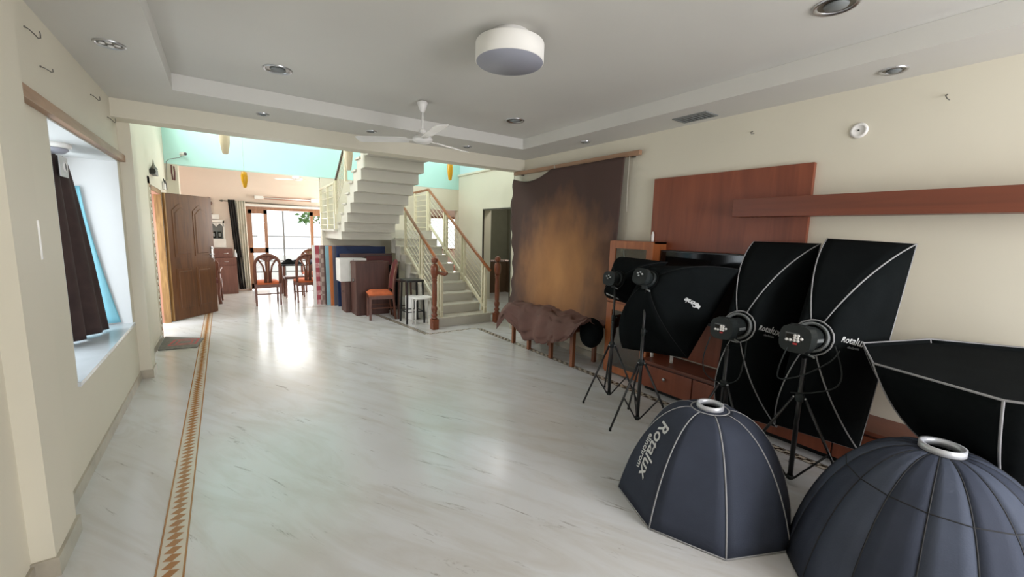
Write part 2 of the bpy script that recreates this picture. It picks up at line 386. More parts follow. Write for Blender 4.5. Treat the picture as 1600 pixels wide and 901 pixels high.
# pilasters and the column under the beam
sbox('wall_left_pilaster', CREAM, (-.80, -.658, 2.39, 2.69, 0, ZS))
sbox('wall_left_column', CREAM, (-.80, -.64, 5.2, 5.42, 0, 2.395))
sbox('baseboard_left', SKIRT, (XL, -.718, -2.2, 2.39, 0, .075), (XL, -.718, 2.69, 5.2, 0, .075), (-.735, -.645, 2.378, 2.702, 0, .085),
     (-.735, -.628, 5.19, 5.432, 0, .085), (XL, -.718, 5.43, 6.85, 0, .075), (XL, -.718, 8.2, 9.04, 0, .075))
sbox('baseboard_right', SKIRT, (3.648, XR, 2.9, 5.2, 0, .08), (4.688, 4.7, 5.24, 6.78, 0, .09), (4.688, 4.7, 7.89, 9.04, 0, .09))
sbox('baseboard_right_column', SKIRT, (3.645, 3.87, 5.2, 5.25, 0, .09))
# bay window recess in the left wall
sbox('window_1', SILL, (-1.13, XL-.001, 3.281, 3.29, .58, 2.04), (-1.13, XL-.001, 5.07, 5.079, .58, 2.04), (-1.13, XL-.001, 3.281, 5.079, 2.035, 2.044),
     (-1.16, -1.13, 3.281, 3.34, .58, 2.04), (-1.16, -1.13, 5.02, 5.079, .58, 2.04), (-1.16, -1.13, 3.281, 5.079, 1.98, 2.04), (-1.16, -1.13, 3.281, 5.079, .58, .64), (-1.16, -1.13, 4.15, 4.2, .58, 2.04))
sbox('window_1_sill', M_plain('marble_sill', rgb(205, 210, 214), .2), (-1.16, -.715, 3.27, 5.09, .56, .585))
sbox('window_1_pane', GLASS, (-1.148, -1.144, 3.3, 5.06, .6, 2.0))
# dining room window: wooden frame, sashes, panes
sbox('window_2', WINW, (.45, .5, 11.38, 11.5, 0, 1.94), (2.57, 2.62, 11.38, 11.5, 0, 1.94), (.5, 2.57, 11.38, 11.5, 1.88, 1.94))
def sash(n, x0, x1):
    y0, y1 = 11.40, 11.44
    sbox(n, WINW, (x0, x0+.07, y0, y1, .03, 1.88), (x1-.07, x1, y0, y1, .03, 1.88), (x0, x1, y0, y1, 1.79, 1.88), (x0, x1, y0, y1, .88, 1.0), (x0, x1, y0, y1, .03, .16))
sash('window_2_sash', .5, .88); sash('window_2_sash', 1.80, 2.18)
sbox('window_2_pane', GLASS, (.57, .81, 11.418, 11.422, .16, 1.79), (1.87, 2.11, 11.418, 11.422, .16, 1.79))
sbox('window_3', WINW, (5.2, 5.26, 11.96, 12.06, .9, 1.95), (6.34, 6.4, 11.96, 12.06, .9, 1.95), (5.2, 6.4, 11.96, 12.06, 1.88, 1.95), (5.2, 6.4, 11.96, 12.06, .9, .96), (5.72, 5.78, 11.96, 12.06, .9, 1.95))
sbox('window_4', WHITE, (1.4, 1.46, -2.4, -2.3, .45, 2.5), (3.39, 3.45, -2.4, -2.3, .45, 2.5), (1.46, 3.39, -2.4, -2.3, 2.44, 2.5), (1.46, 3.39, -2.4, -2.3, .45, .51))
sbox('window_added_hall', WHITE, (-.95, -.85, 5.7, 5.76, 3.3, 4.8), (-.95, -.85, 8.54, 8.6, 3.3, 4.8), (-.95, -.85, 5.76, 8.54, 4.74, 4.8), (-.95, -.85, 5.76, 8.54, 3.3, 3.36))  # unseen high frame, added with its opening to let light into the hall
sbox('door_1_frame', HINGEW, (-.96, XL+.012, 6.97, 7.03, 0, 1.985), (-.80, XL+.012, 8.05, 8.10, 0, 1.985), (-.96, XL+.012, 6.97, 8.10, 1.93, 1.985))
sbox('door_1_reveal', PINK, (-.949, -.80, 8.092, 8.10, 0, 1.93), (-.949, XL, 7.03, 8.09, 1.925, 1.93))
# painted border round the door: pale plaster band with a dashed pattern
m = MB(); m.mi = 0
m.box(XL, -.718, 6.87, 6.965, 0, 2.08); m.box(XL, -.718, 6.87, 8.2, 1.99, 2.08)
m.mi = 1
for i in range(24):
    z = .04+i*.083
    m.box(-.718, -.714, 6.89, 6.90, z, z+.05); m.box(-.718, -.714, 6.89, 6.94, z, z+.012)
struct(m.build('trim_door_border', [CREAM, INBR]))
# floor inlays
m = MB(); m.mi = 0; T0, T1 = .0, .0012
x0, x1 = -.316, -.222; y = -1.5
m.box(x0, x1, -1.5, 9.0, T0, T1)
m.mi = 1; m.box(x0-.006, x0+.002, -1.5, 9.0, T1-.001, T1+.0006); m.box(x1-.002, x1+.006, -1.5, 9.0, T1-.001, T1+.0006)
p = .0535; xm = (x0+x1)/2; hw = .034
while y < 9.0:
    P = [(xm-hw, y-.010), (xm+.002, y-p/2), (xm+hw, y+.010), (xm-.002, y+p/2)]
    m.f([m.v((a, b, T1+.0006)) for a, b in P]); y += p
struct(m.build('trim_inlay_diamonds', [INCR, INBR]))
def dashes(name, a, b, wdt=.07, period=.085, lines=True):
    a, b = Vector((a[0], a[1], 0)), Vector((b[0], b[1], 0)); d = (b-a); L = d.length; d.normalize(); s = Vector((-d.y, d.x, 0))
    m = MB(); m.mi = 0
    m.f([m.v(q+Vector((0, 0, .0008))) for q in (a-s*wdt/2, b-s*wdt/2, b+s*wdt/2, a+s*wdt/2)])
    m.mi = 1; n = int(L/period)
    for i in range(n):
        for row in (0, 1):
            t = i*period+row*period/2; u0 = (-.5+.12+row*.38)*wdt; u1 = u0+.38*wdt
            m.f([m.v(a+d*(t+k)+s*u+Vector((0, 0, .0014))) for k, u in ((0, u0), (period*.5, u0), (period*.62, u1), (period*.12, u1))])
    if lines:
        for u in (-.5, .5):
            m.f([m.v(q+Vector((0, 0, .0013))) for q in (a+s*(u*wdt-.004), b+s*(u*wdt-.004), b+s*(u*wdt+.004), a+s*(u*wdt+.004))])
    return struct(m.build(name, [INCR, INDK]))
dashes('trim_inlay_right', (3.22, -1.5), (3.22, 5.48))
dashes('trim_inlay_stair', (2.40, 5.52), (3.2, 5.52), .05, .1, False)
dashes('trim_inlay_hall', (2.38, 5.52), (2.02, 8.45), .07, .05)
dashes('trim_inlay_hall_back', (1.1, 8.5), (2.0, 8.5), .05, .1, False)

# ================================================================== HALL: STAIRCASE
st = thing('staircase', 'white two-flight staircase with stepped underside and cream railings with wooden handrails', 'staircase', (3.18, 7.4, 0))
R, TD = .15, .25
for i in range(9):
    y0 = 5.85+TD*i; z = R*(i+1)
    xa, xb = (2.66, 3.68) if i == 0 else (2.74, 3.60)
    m = MB(); m.box(xa, xb, y0+.01, y0+TD+.03, max(0, z-.30), z-.028)
    o = m.build('step', STAIRW, st, True)
    m = MB(); m.box(xa-.02, xb+.02, y0-.025, y0+TD+.012, z-.028, z, .004)
    m.build('tread', TREADM, o, True)
m = MB(); m.box(2.74, 3.60, 8.11, 9.035, 1.31, 1.5); m.box(1.70, 2.74, 7.92, 9.035, 1.31, 1.45); m.box(1.64, 2.74, 7.93, 9.035, 1.45, 1.48); m.build('landing', STAIRW, st, True)
for k in range(9):
    ya, yb = ((7.66, 7.92), (7.43, 7.66))[k] if k < 2 else (7.43-.22*(k-1), 7.43-.22*(k-2))
    zt = 1.615+.154*k; zb = 1.31 if k == 0 else 1.45 if k == 1 else 1.604+.153*(k-2)
    m = MB(); m.box(1.70, 2.58, ya, yb, zb, zt-.028); o = m.build('step', STAIRW, st, True)
    m = MB(); m.box(1.675, 2.58, ya, yb+.03, zt-.028, zt, .004); m.build('tread', STAIRW, o, True)
m = MB(); m.box(1.64, 4.6, 5.21, 5.69, 2.86, 3.04); m.build('upper_landing', STAIRW, st, True)
# railings of the lower flight
def rail_line(x, ya, yb, za, off=0): return (x, ya, za+off), (x, yb, za+(yb-ya)*.6+off)
def flight_rail(x, ya, yb, z0, posts, name):
    m = MB(); a, b = rail_line(x, ya, yb, z0, -.71); m.bar(a, b, .035, .05); m.build('stringer_bar', IVORY, st, True)
    for k in range(6):
        a, b = rail_line(x, ya, yb, z0, -.61+k*.098); MB().tube([a, b], .006, 6).build('rail_rod', IVORY, st, True)
    for py in posts:
        zt = z0+(py-ya)*.6-.03; zb = max(.15, zt-.80)
        MB().box(x-.022, x+.022, py-.02, py+.02, zb, zt, .003).build('post', IVORY, st, True)
flight_rail(2.77, 5.86, 7.46, .93, (5.88, 5.97, 6.62, 6.72, 7.42), 'left')
flight_rail(3.57, 5.86, 8.2, .94, (5.88, 5.97, 6.62, 6.72, 7.35, 7.45, 8.18), 'right')
def handrail(pts):
    m = MB(); m.tube(pts, .026, 10); return m.build('handrail', RAILW, st, True)
handrail([(2.77, 5.70, .86), (2.77, 5.74, .87), (2.77, 6.2, 1.135), (2.77, 7.48, 1.90)])
handrail([(3.57, 5.74, .88), (3.57, 6.2, 1.145), (3.57, 8.2, 2.345), (3.57, 8.24, 2.35), (3.57, 9.02, 2.33)])
MB().tube([(2.77, 5.70, .86), (2.73, 5.68, .85), (2.66, 5.75, .87), (2.62, 5.81, .90)], [.026, .028, .026, .022], 10).build('handrail_scroll', NEWELW, st, True)
# landing railing on the right: frame with flat cross bars
for y in (8.26, 8.95): MB().box(3.55, 3.59, y-.03, y+.03, 1.5, 2.32).build('post', IVORY, st, True)
for k in range(7):
    MB().box(3.56, 3.58, 8.26, 8.95, 1.56+k*.115, 1.575+k*.115).build('rail_rod', IVORY, st, True)
# left side railing of landing and upper flight
MB().tube([(1.62, 9.0, 2.25), (1.62, 7.66, 2.27)], .022, 8).build('handrail', IVORY, st, True)
MB().tube([(1.62, 7.66, 2.27), (1.62, 6.9, 2.80), (1.62, 5.7, 3.64)], .02, 8).build('handrail', M_plain('dark_rail', rgb(84, 70, 54), .4), st, True)
for y in (8.95, 8.3, 7.72): MB().box(1.60, 1.64, y-.02, y+.02, 1.485, 2.25).build('post', IVORY, st, True)
for k in range(6): MB().tube([(1.62, 8.95, 1.56+k*.12), (1.62, 7.72, 1.56+k*.12)], .008, 6).build('rail_rod', IVORY, st, True)
for k in range(7): MB().tube([(1.62, 7.62, 1.82+k*.065), (1.62, 5.75, 1.82+k*.065+1.87*.70)], .006, 6).build('rail_rod', IVORY, st, True)
for y in (7.6, 6.9, 6.2): 
    z = 1.74+(7.6-y)*.70; MB().box(1.60, 1.64, y-.025, y+.025, z, z+.56).build('post', IVORY, st, True)
# turned wooden newels
def newel_parts(root, world=False):
    MB().box(-.052, .052, -.052, .052, 0, .16, .006).build('base_block', NEWELW, root)
    MB().lathe([(.045, .16), (.05, .175), (.03, .19), (.045, .21), (.048, .23), (.028, .25), (.040, .28), (.047, .31), (.045, .34), (.03, .36), (.036, .38), (.040, .5), (.036, .70), (.032, .74), (.044, .755), (.032, .77), (.044, .785), (.036, .80)], n=18).build('turned_shaft', NEWELW, root)
    MB().lathe([(.038, .80), (.05, .84), (.058, .90), (.056, .96), (.04, 1.0), (.03, 1.01)], n=18).build('vase', NEWELW, root)
    MB().sphere((0, 0, 1.062), .050).build('finial', NEWELW, root)
nw = thing('newel_post', 'turned reddish wood newel post with ball finial holding the left handrail at stair foot', 'post', (2.60, 5.765, 0), group='turned newel posts')
newel_parts(nw)
nw2 = dup(nw, (3.72, 5.74, 0), 0, 'lone turned wooden newel post standing free right of the stair foot')

# ================================================================== HALL: DOOR AND LEFT SIDE
def xf(loc, rz): return Matrix.Translation(loc) @ Matrix.Rotation(rz, 4, 'Z')
ang = math.atan2(.66, .54)          # leaf swings into the hall
dr = thing('wooden_door', 'open carved teak entrance door with four raised arched panels, swung into the hall', 'door', (-.69, 8.12, .01), ang)
W_, H_ = .85, 1.95
MB().box(0, W_, -.02, .02, 0, H_, .003).build('leaf', DOORW, dr)
def arch(x0, x1, z0, z1, rise):
    P = [(x0, z0), (x1, z0)]
    n = 10
    for i in range(n+1):
        t = i/n; x = x1+(x0-x1)*t; P.append((x, z1+rise*(math.sin(PI*t)**1.3)))
    return P
for (a, b) in ((.09, .39), (.46, .76)):
    for (c, d, r) in ((.14, .80, 0), (.98, 1.70, .10)):
        for sgn in (-1, 1):
            m = MB()
            m.prism(arch(a, b, c, d, r) if r else [(a, c), (b, c), (b, d), (a, d)], lambda x, z: (x, sgn*.02, z), lambda x, z: (x, sgn*.026, z))
            o = m.build('panel', DOORW, dr)
            cx, cz = (a+b)/2, (c+d)/2
            m = MB(); sh = [(cx+(x-cx)*.78, cz+(z-cz)*.88) for x, z in (arch(a, b, c, d, r) if r else [(a, c), (b, c), (b, d), (a, d)])]
            m.prism(sh, lambda x, z: (x, sgn*.026, z), lambda x, z: (cx+(x-cx)*.94, sgn*.034, cz+(z-cz)*.97)); m.build('raised_field', DOORW, o)
h = MB().box(.775, .815, -.03, -.02, .93, 1.13, .004).build('lock_plate', CHROME, dr)
MB().tube([(.795, -.03, 1.0), (.795, -.06, 1.0), (.70, -.062, 1.0)], .008, 8).build('handle', CHROME, h)
MB().lathe([(.012, 0), (.016, .012), (.010, .02)], (.795, -.03, 1.10), 12, (0, -1, 0)).build('latch_knob', CHROME, h)
MB().tube([(.795, -.045, .96), (.79, -.05, .93), (.80, -.05, .90), (.795, -.05, .87)], .006, 6).build('key', CHROME, h)
MB().box(-.018, .0, -.02, .02, 0, H_).build('hinge_edge', HINGEW, dr)

m = MB(); m.mi = 0
q = [(-.709, 6.29), (-.335, 6.24), (-.281, 6.70), (-.705, 7.03)]
m.prism(q, lambda x, y: (x, y, .0025), lambda x, y: (x, y, .012))
m.mi = 1; cx, cy = -.47, 6.56
for s0, s1 in ((1, .82), (.6, .45)):
    P = [(-.17, -.12), (.12, -.16), (.15, .14), (-.12, .2)]
    A = [m.v((cx+a*s0, cy+b*s0, .013)) for a, b in P]; B = [m.v((cx+a*s1, cy+b*s1, .013)) for a, b in P]
    for i in range(4): m.f([A[i], A[(i+1) % 4], B[(i+1) % 4], B[i]])
tag(m.build('door_mat', [MATG, MATR]), 'grey door mat with a red diamond motif inside the entrance door', 'mat')

# lamp, camera and wiring above the entrance door
el = thing('emergency_light', 'small grey fitting with black lens on the door head ledge', 'light', (-.70, 7.18, 2.16))
MB().box(-.028, .03, -.02, .26, -.03, .05, .008).build('housing', GPL, el)
MB().lathe([(.02, 0), (.035, .01), (.035, .03)], (.0, -.02, .01), 14, (0, -1, 0)).build('lens', GLOSSB, el)
MB().lathe([(.045, 0), (.03, .02), (.012, .06), (.002, .12)], (0, .12, .05), 12).build('bird_shaped_cap', STEELD, el)
jb = thing('junction_box', 'white wall box with black cable beside the door head', 'box', (-.715, 8.55, 2.09))
MB().box(-.013, .02, -.09, .09, -.06, .06, .006).build('box_body', WHITE, jb)
MB().tube([(.024, -.3, .08), (.024, -.12, .03), (.024, -.06, .07), (.024, .07, .03), (.024, .09, -.05)], .008, 6).build('cable', BPL, jb)
cm = thing('security_camera', 'small white camera with black lens on the mint green wall', 'camera', (-.46, 9.03, 2.66))
MB().lathe([(.03, 0), (.032, .02), (.02, .03)], (-.03, 0, 0), 14, (0, -1, 0)).build('mount', WHITE, cm)
MB().cyl((-.03, -.03, 0), (.02, -.09, -.0), .024, .028, 14).build('camera_body', WHITE, cm)
MB().cyl((.02, -.09, 0), (.025, -.096, 0), .024, n=14).build('lens', GLOSSB, cm)
MB().tube([(-.03, -.01, -.02), (-.06, -.008, -.06), (-.2, -.008, -.10), (-.24, -.008, -.14), (-.25, -.008, -.44)], .004, 6).build('cable', GPL, cm)
gl = thing('bead_garland', 'dark red bead garland hanging on the cream pier beside the door', 'garland', (-.62, 9.035, 2.35))
MB().tube([(-.02, -.012, .12), (-.022, -.02, 0), (-.01, -.02, -.12), (.012, -.02, -.13), (.02, -.02, 0), (.012, -.012, .10)], .009, 8).build('bead_string', MAROON, gl)

# ================================================================== DINING ROOM
cs = thing('chest_of_drawers', 'brown laminate chest of drawers against the dining room back wall', 'cabinet', (.0, 11.15, 0))
MB().box(-.42, .22, -.19, .22, 0, .80, .004).build('body', LAMW, cs)
MB().box(-.42, .16, -.13, .22, .80, .99, .004).build('upper_box', LAMW, cs)
for z0, z1, x1 in ((.645, .785, .20), (.815, .975, .145)):
    d = MB().box(-.40, x1, -.205 if z0 < .8 else -.145, -.19 if z0 < .8 else -.13, z0, z1, .003).build('drawer', LAMW, cs)
    y = -.215 if z0 < .8 else -.155
    MB().tube([(-.0, y+.01, (z0+z1)/2), (-.0, y-.01, (z0+z1)/2), (.07, y-.01, (z0+z1)/2), (.07, y+.01, (z0+z1)/2)], .006, 6).build('handle', CHROME, d)
MB().box(-.40, .20, -.2, -.19, .05, .63, .003).build('cupboard_door', LAMW, cs)
mr = thing('wall_shrine', 'white arched wall shelf with black framed pictures above the chest of drawers', 'shelf', (-.10, 11.35, 1.0))
m = MB(); m.box(-.16, .15, -.10, .04, .01, .20, .004); m.build('base', WHITE, mr)
m = MB(); m.box(-.16, -.13, -.06, .04, .20, .60); m.box(.11, .14, -.06, .04, .20, .60); m.box(-.16, .14, -.06, .04, .55, .62)
for s in (-.075, .055):
    P = [(s-.07, .56), (s-.07, .47)]+[(s-.055+.11*i/8, .47+.06*math.sin(PI*i/8)) for i in range(9)]+[(s+.07, .47), (s+.07, .56)]
    m.prism(P, lambda x, z: (x, -.06, z), lambda x, z: (x, -.03, z))
m.build('arched_frame', WHITE, mr)
MB().box(-.13, .11, .0, .035, .20, .55).build('back_panel', GPL, mr)
for s, w2 in ((-.075, .05), (.045, .035)):
    p_ = MB().box(s-w2, s+w2, -.03, -.015, .22, .36).build('picture_frame', GLOSSB, mr)
    MB().box(s-w2*.6, s+w2*.6, -.033, -.03, .25, .33).build('picture', GPL, p_)
bx = MB().box(-.30, -.05, 11.28, 11.39, 1.63, 1.735, .004).build('wall_box', WHITE); tag(bx, 'small white box on the wall above the arched shelf', 'box')
bt = thing('sanitiser_bottle', 'small clear pump bottle on the chest of drawers', 'bottle', (.205, 11.05, .80))
MB().lathe([(.026, 0), (.028, .02), (.028, .09), (.012, .12)], n=14).build('bottle_body', M_plain('clear_plastic', rgb(214, 218, 220), .2), bt)
MB().lathe([(.012, .12), (.012, .15), (.004, .155), (.004, .18)], n=10).build('pump', WHITE, bt)
# curtains
def curtain(name, label, cat, x0, x1, y, ztop, zbot, mat, shift, folds, amp=.025, squeeze=1.0, solid=.004):
    m = MB()
    def fn(u, v):
        wv = math.sin(u*folds*2*PI)*amp*(0.6+.4*v); 
        xx = x0+(x1-x0)*u + shift*v
        return (xx, y+wv, ztop+(zbot-ztop)*v)
    m.grid(fn, folds*8, 12)
    return tag(m.build(name, mat, solid=solid), label, cat)
cr = thing('curtain_rod', 'curtain rod with pointed end above the dining room window', 'rod', (.05, 11.30, 2.04))
MB().tube([(0, 0, 0), (2.3, 0, -.04)], .012, 8).build('rod', STEELD, cr)
MB().lathe([(.008, 0), (.024, .02), (.02, .05), (.003, .08)], (0, 0, 0), 10, (-1, 0, 0)).build('finial', STEELD, cr)
curtain('curtain', 'dark brown curtain panel left of the dining room window', 'curtain', .13, .26, 11.25, 2.07, .06, CURTD, .12, 3)
curtain('curtain', 'pale beige sheer curtain between dark curtain and window frame', 'curtain', .265, .45, 11.27, 2.06, .06, BEIGEC, .03, 4)
pm = MB().box(.45, 2.3, 11.28, 11.395, 1.955, 2.0, .004).build('window_pelmet', WHITE); tag(pm, 'narrow white ledge along the top of the dining room window', 'ledge')
tl = thing('tube_light', 'wall mounted tube light above the dining room window', 'light', (1.32, 11.37, 2.15))
MB().box(-.68, .68, -.01, .03, -.02, .04, .003).build('batten', PINK, tl)
MB().box(-.68, -.5, -.05, -.01, -.03, .05, .006).build('end_cap', WHITE, tl)
MB().box(.5, .68, -.05, -.01, -.03, .05, .006).build('end_cap', WHITE, tl)
MB().cyl((-.5, -.03, .01), (.5, -.03, .01), .014).build('tube', WHITE, tl)
# dining chairs: arched fan back, orange seat
def make_chair(label, loc, rz, arch_back=True):
    t = thing('dining_chair', label, 'chair', loc, rz)
    m = MB()
    def seat(u, v):
        x = (u-.5)*.44*(1-.08*v); y = (v-.5)*.42; e = min(1, 6*min(u, 1-u))*min(1, 6*min(v, 1-v)); return (x, y, .43+.035*e**.5)
    m.grid(seat, 12, 12); m.box(-.205, .205, -.20, .20, .40, .432, .006)
    m.build('seat', ORSEAT, t)
    m = MB(); m.box(-.205, .205, -.205, -.18, .34, .40); m.box(-.205, .205, .18, .205, .34, .40); m.box(-.205, -.185, -.18, .18, .34, .40); m.box(.185, .205, -.18, .18, .34, .40)
    m.build('seat_rail', CHAIRW, t)
    for s in (-1, 1):
        MB().bar((s*.19, .185, .40), (s*.185, .19, 0), .035, .035, (0, 1, 0)).build('leg', CHAIRW, t)
        MB().bar((s*.20, -.20, .44), (s*.20, -.235, 0), .035, .035, (0, 1, 0)).build('leg', CHAIRW, t)
    MB().tube([(-.2, -.21, .22), (.2, -.21, .22)], .011, 6).build('stretcher', CHAIRW, t)
    MB().tube([(-.19, .19, .2), (-.2, -.21, .2)], .011, 6).build('stretcher', CHAIRW, t)
    MB().tube([(.19, .19, .2), (.2, -.21, .2)], .011, 6).build('stretcher', CHAIRW, t)
    def by(z): return -.205-(z-.44)*.12
    P = [(-.205, .42), (-.205, .60), (-.205, .78)]+[(-.205*math.cos(a), .78+.19*math.sin(a)) for a in [PI*i/14 for i in range(1, 14)]]+[(.205, .78), (.205, .60), (.205, .42)]
    MB().tube([(x, by(z), z) for x, z in P], .026, 8).build('back_frame', CHAIRW, t)
    for s in (-1, -.36, .36, 1):
        pts = [(s*.05, .44), (s*.05, .62), (s*.075, .76), (s*.13, .86), (s*.16, .90)] if abs(s) == 1 else [(s*.06, .44), (s*.06, .7), (s*.07, .85), (s*.10, .96)]
        MB().tube([(x, by(z), z) for x, z in pts], .017, 6).build('back_slat', CHAIRW, t)
    m = MB(); m.prism([(-.13, .90), (0, .84), (.13, .90), (.10, .96), (0, .975), (-.10, .96)], lambda x, z: (x, by(z)-.008, z), lambda x, z: (x, by(z)+.008, z))
    m.build('crest_panel', CHAIRW, t)
    return t
ch = make_chair('arched-back wooden dining chair with orange seat, standing alone left of the other dining chairs', (.66, 9.27, 0), 0)
ch['group'] = 'dining chairs'
dup(ch, (1.36, 9.36, 0), .04, 'arched-back wooden dining chair with orange seat beside the stacked leaning boards')
dup(ch, (1.72, 10.75, 0), PI, 'arched-back wooden dining chair on the far side of the dining table')
dst = thing('dark_stool', 'low dark brown upholstered stool tucked at the dining table', 'stool', (1.22, 9.98, 0))
MB().box(-.2, .2, -.17, .17, .40, .455, .02).build('seat', DARKW, dst)
for a in (-1, 1):
    for b in (-1, 1): MB().bar((a*.16, b*.13, .40), (a*.17, b*.14, 0), .03, .03, (0, 1, 0)).build('leg', CHAIRW, dst)
dt = thing('dining_table', 'dark dining table in front of the bright window', 'table', (1.55, 10.35, 0))
MB().box(-.62, .7, -.25, .28, .66, .69, .006).build('tabletop', GLOSSB, dt)
for a in (-.5, .58):
    for b in (-.18, .2): MB().bar((a, b, .66), (a, b, 0), .05, .05, (0, 1, 0)).build('leg', CHAIRW, dt)
m = MB()
m.grid(lambda u, v: (1.0+.42*u, 10.2+.3*v, .692+.09*math.sin(PI*u)**.6*math.sin(PI*v)**.6*(1+.3*math.sin(14*u+5*v))), 20, 10)
tag(m.build('black_cloth', BLACKF), 'crumpled black cloth bundle on the dining table', 'cloth')
fl = thing('flower_vase', 'small vase of dry stems on the dining table', 'vase', (1.62, 10.42, .69))
MB().lathe([(.03, 0), (.045, .04), (.03, .10), (.02, .13), (.026, .15)], n=14).build('vase_body', SLATE, fl)
for k in range(5): MB().tube([(0, 0, .12), (.03*math.cos(k*1.3), .02*math.sin(k*1.3), .2), (.07*math.cos(k*1.3), .05*math.sin(k*1.3), .27)], .003, 5).build('stem', TREE, fl)
# armchair behind the open door
ac = thing('armchair', 'dark carved wooden armchair partly hidden behind the open entrance door', 'armchair', (-.33, 9.85, 0), -.1)
MB().box(-.24, .24, -.22, .22, .40, .47, .02).build('seat', MAROON, ac)
m = MB(); m.prism([(-.2, .45), (.2, .45), (.21, .75), (.12, .86), (0, .90), (-.12, .86), (-.21, .75)], lambda x, z: (x, .2+(z-.45)*.1, z), lambda x, z: (x, .24+(z-.45)*.1, z)); m.build('backrest', CHAIRW, ac)
for a in (-1, 1):
    MB().tube([(a*.25, .22, .66), (a*.26, 0, .67), (a*.26, -.2, .64), (a*.26, -.23, .6)], .02, 8).build('armrest', CHAIRW, ac)
    MB().tube([(a*.25, -.2, .64), (a*.25, -.2, .4), (a*.23, -.2, .22), (a*.25, -.22, 0)], [.02, .03, .022, .03], 8).build('leg', CHAIRW, ac)
    MB().tube([(a*.23, .21, .45), (a*.23, .24, 0)], .02, 8).build('leg', CHAIRW, ac)
wg = thing('carved_wall_hanging', 'dark carved wooden hanging above the armchair behind the door edge', 'wall hanging', (-.22, 11.36, 1.88))
for k in range(6):
    MB().lathe([(.006, -.03), (.05, 0), (.045, .02), (.006, .035)], (.02*math.sin(k*2), -.02, .18-k*.085), 10, (0, 1, 0)).build('carved_leaf', CHAIRW, wg)
# ceiling fans
def make_fan(label, loc, rod, ang0, rb=.55):
    t = thing('ceiling_fan', label, 'fan', loc, ang0, 'ceiling fans')      # origin: ceiling
    MB().lathe([(.02, 0), (.042, -.01), (.05, -.02), (.02, -.10), (.012, -.105)], n=18).build('canopy', WHITE, t)
    MB().cyl((0, 0, -.1), (0, 0, -rod), .010).build('downrod', WHITE, t)
    MB().lathe([(.012, -rod+.05), (.03, -rod+.04), (.035, -rod+.02), (.016, -rod)], n=16).build('lower_cup', WHITE, t)
    MB().lathe([(.02, -rod+.005), (.07, -rod-.01), (.092, -rod-.035), (.09, -rod-.055), (.06, -rod-.075), (.02, -rod-.082)], n=24).build('motor', WHITE, t)
    for k in range(3):
        T = Matrix.Rotation(k*2*PI/3, 4, 'Z') @ Matrix.Translation((0, 0, -rod-.045)) @ Matrix.Rotation(.20, 4, 'X')
        m = MB(T); P = [(.14, -.05), (.16, -.062), (rb-.03, -.066), (rb, -.05), (rb, .05), (rb-.03, .062), (.16, .05), (.14, .04)]
        m.prism(P, lambda x, y: (x, y, -.002), lambda x, y: (x, y, .002)); b = m.build('blade', WHITE, t)
        MB(T).box(.07, .19, -.018, .018, -.006, .0).build('blade_arm', WHITE, b)
    return t
make_fan('white three-blade ceiling fan hanging from the raised ceiling', (1.57, 3.75, ZT), .30, math.radians(-98), .62)
make_fan('white ceiling fan hanging in the peach dining room', (1.4, 10.2, 3.0), .42, .3)
# hanging glass pendants
def pendant(label, x, y, zt, zb, mat, r):
    t = thing('pendant_lamp', label, 'lamp', (x, y, zb), 0, 'hanging glass pendants'); H = zt-zb
    MB().lathe([(r*.35, 0), (r*.6, .01), (r, H*.45), (r*1.05, H*.75), (r*.85, H*.97), (.008, H)], n=18).build('shade', mat, t)
    MB().cyl((0, 0, H), (0, 0, 5.2-zb), .002, n=6).build('cord', WHITE, t)
pendant('slim yellow glass pendant hanging left, in front of the peach dining room', .29, 7.0, 2.25, 2.03, YELL, .04)
pendant('slim yellow glass pendant hanging right of the staircase', 3.46, 7.0, 2.75, 2.42, YELL, .05)
pendant('tapered cream glass pendant under the beam on the left', .09, 7.0, 2.80, 2.46, CREAMG, .06)
pendant('tapered cream glass pendant beside the upper stair flight', 1.50, 6.2, 2.72, 2.31, CREAMG, .055)
# garden room glimpse
dbed = thing('daybed', 'orange covered daybed seen through the doorway behind the stair railing', 'daybed', (4.9, 10.4, 0))
MB().box(-.5, .9, -.4, .5, .12, .55, .03).build('mattress', ORFAB, dbed)
for a in (-.42, .82):
    for b in (-.32, .42): MB().bar((a, b, .12), (a, b, 0), .05, .05, (0, 1, 0)).build('leg', CHAIRW, dbed)
bag = MB().sphere((4.62, 10.12, .66), .10, 12, (1, .8, 1.1)).build('black_bag', BLACKF); tag(bag, 'small round black bag on the orange daybed', 'bag')
# balcony rails and tree outside the dining window
br = thing('balcony_railing', 'grey metal balcony railing outside the dining room window', 'railing', (1.5, 13.2, -.06))
for x in (-1.6, -.1, 1.4): MB().box(x-.02, x+.02, -.02, .02, 0, 2.9 if x == -.1 else 1.3).build('post', GPL, br)
for z in (.3, .6, .95, 1.28): MB().box(-1.6, 1.4, -.012, .012, z, z+.03).build('rail', GPL, br)
def tree(x, y, h, label):
    t = thing('tree', label, 'tree', (x, y, -.06)); rnd = random.Random(int(x*7+y))
    MB().tube([(0, 0, 0), (.1, 0, h*.3), (0, .1, h*.65)], [.10, .08, .03], 8).build('trunk', CHAIRW, t)
    m = MB()
    for i in range(420):
        a, b, r = rnd.uniform(0, 2*PI), rnd.uniform(-.8, 1), rnd.uniform(.4, 1)**.5*h*.32
        c = Vector((math.cos(a)*math.cos(b)*r, math.sin(a)*math.cos(b)*r, h*.68+math.sin(b)*r)); d = Vector((rnd.uniform(-1, 1), rnd.uniform(-1, 1), rnd.uniform(-1, 1))).normalized(); e = d.orthogonal()
        m.f([m.v(c), m.v(c+d*.12+e*.05), m.v(c+d*.24), m.v(c+d*.12-e*.05)])
    m.build('crown', TREE, t, normals=False)
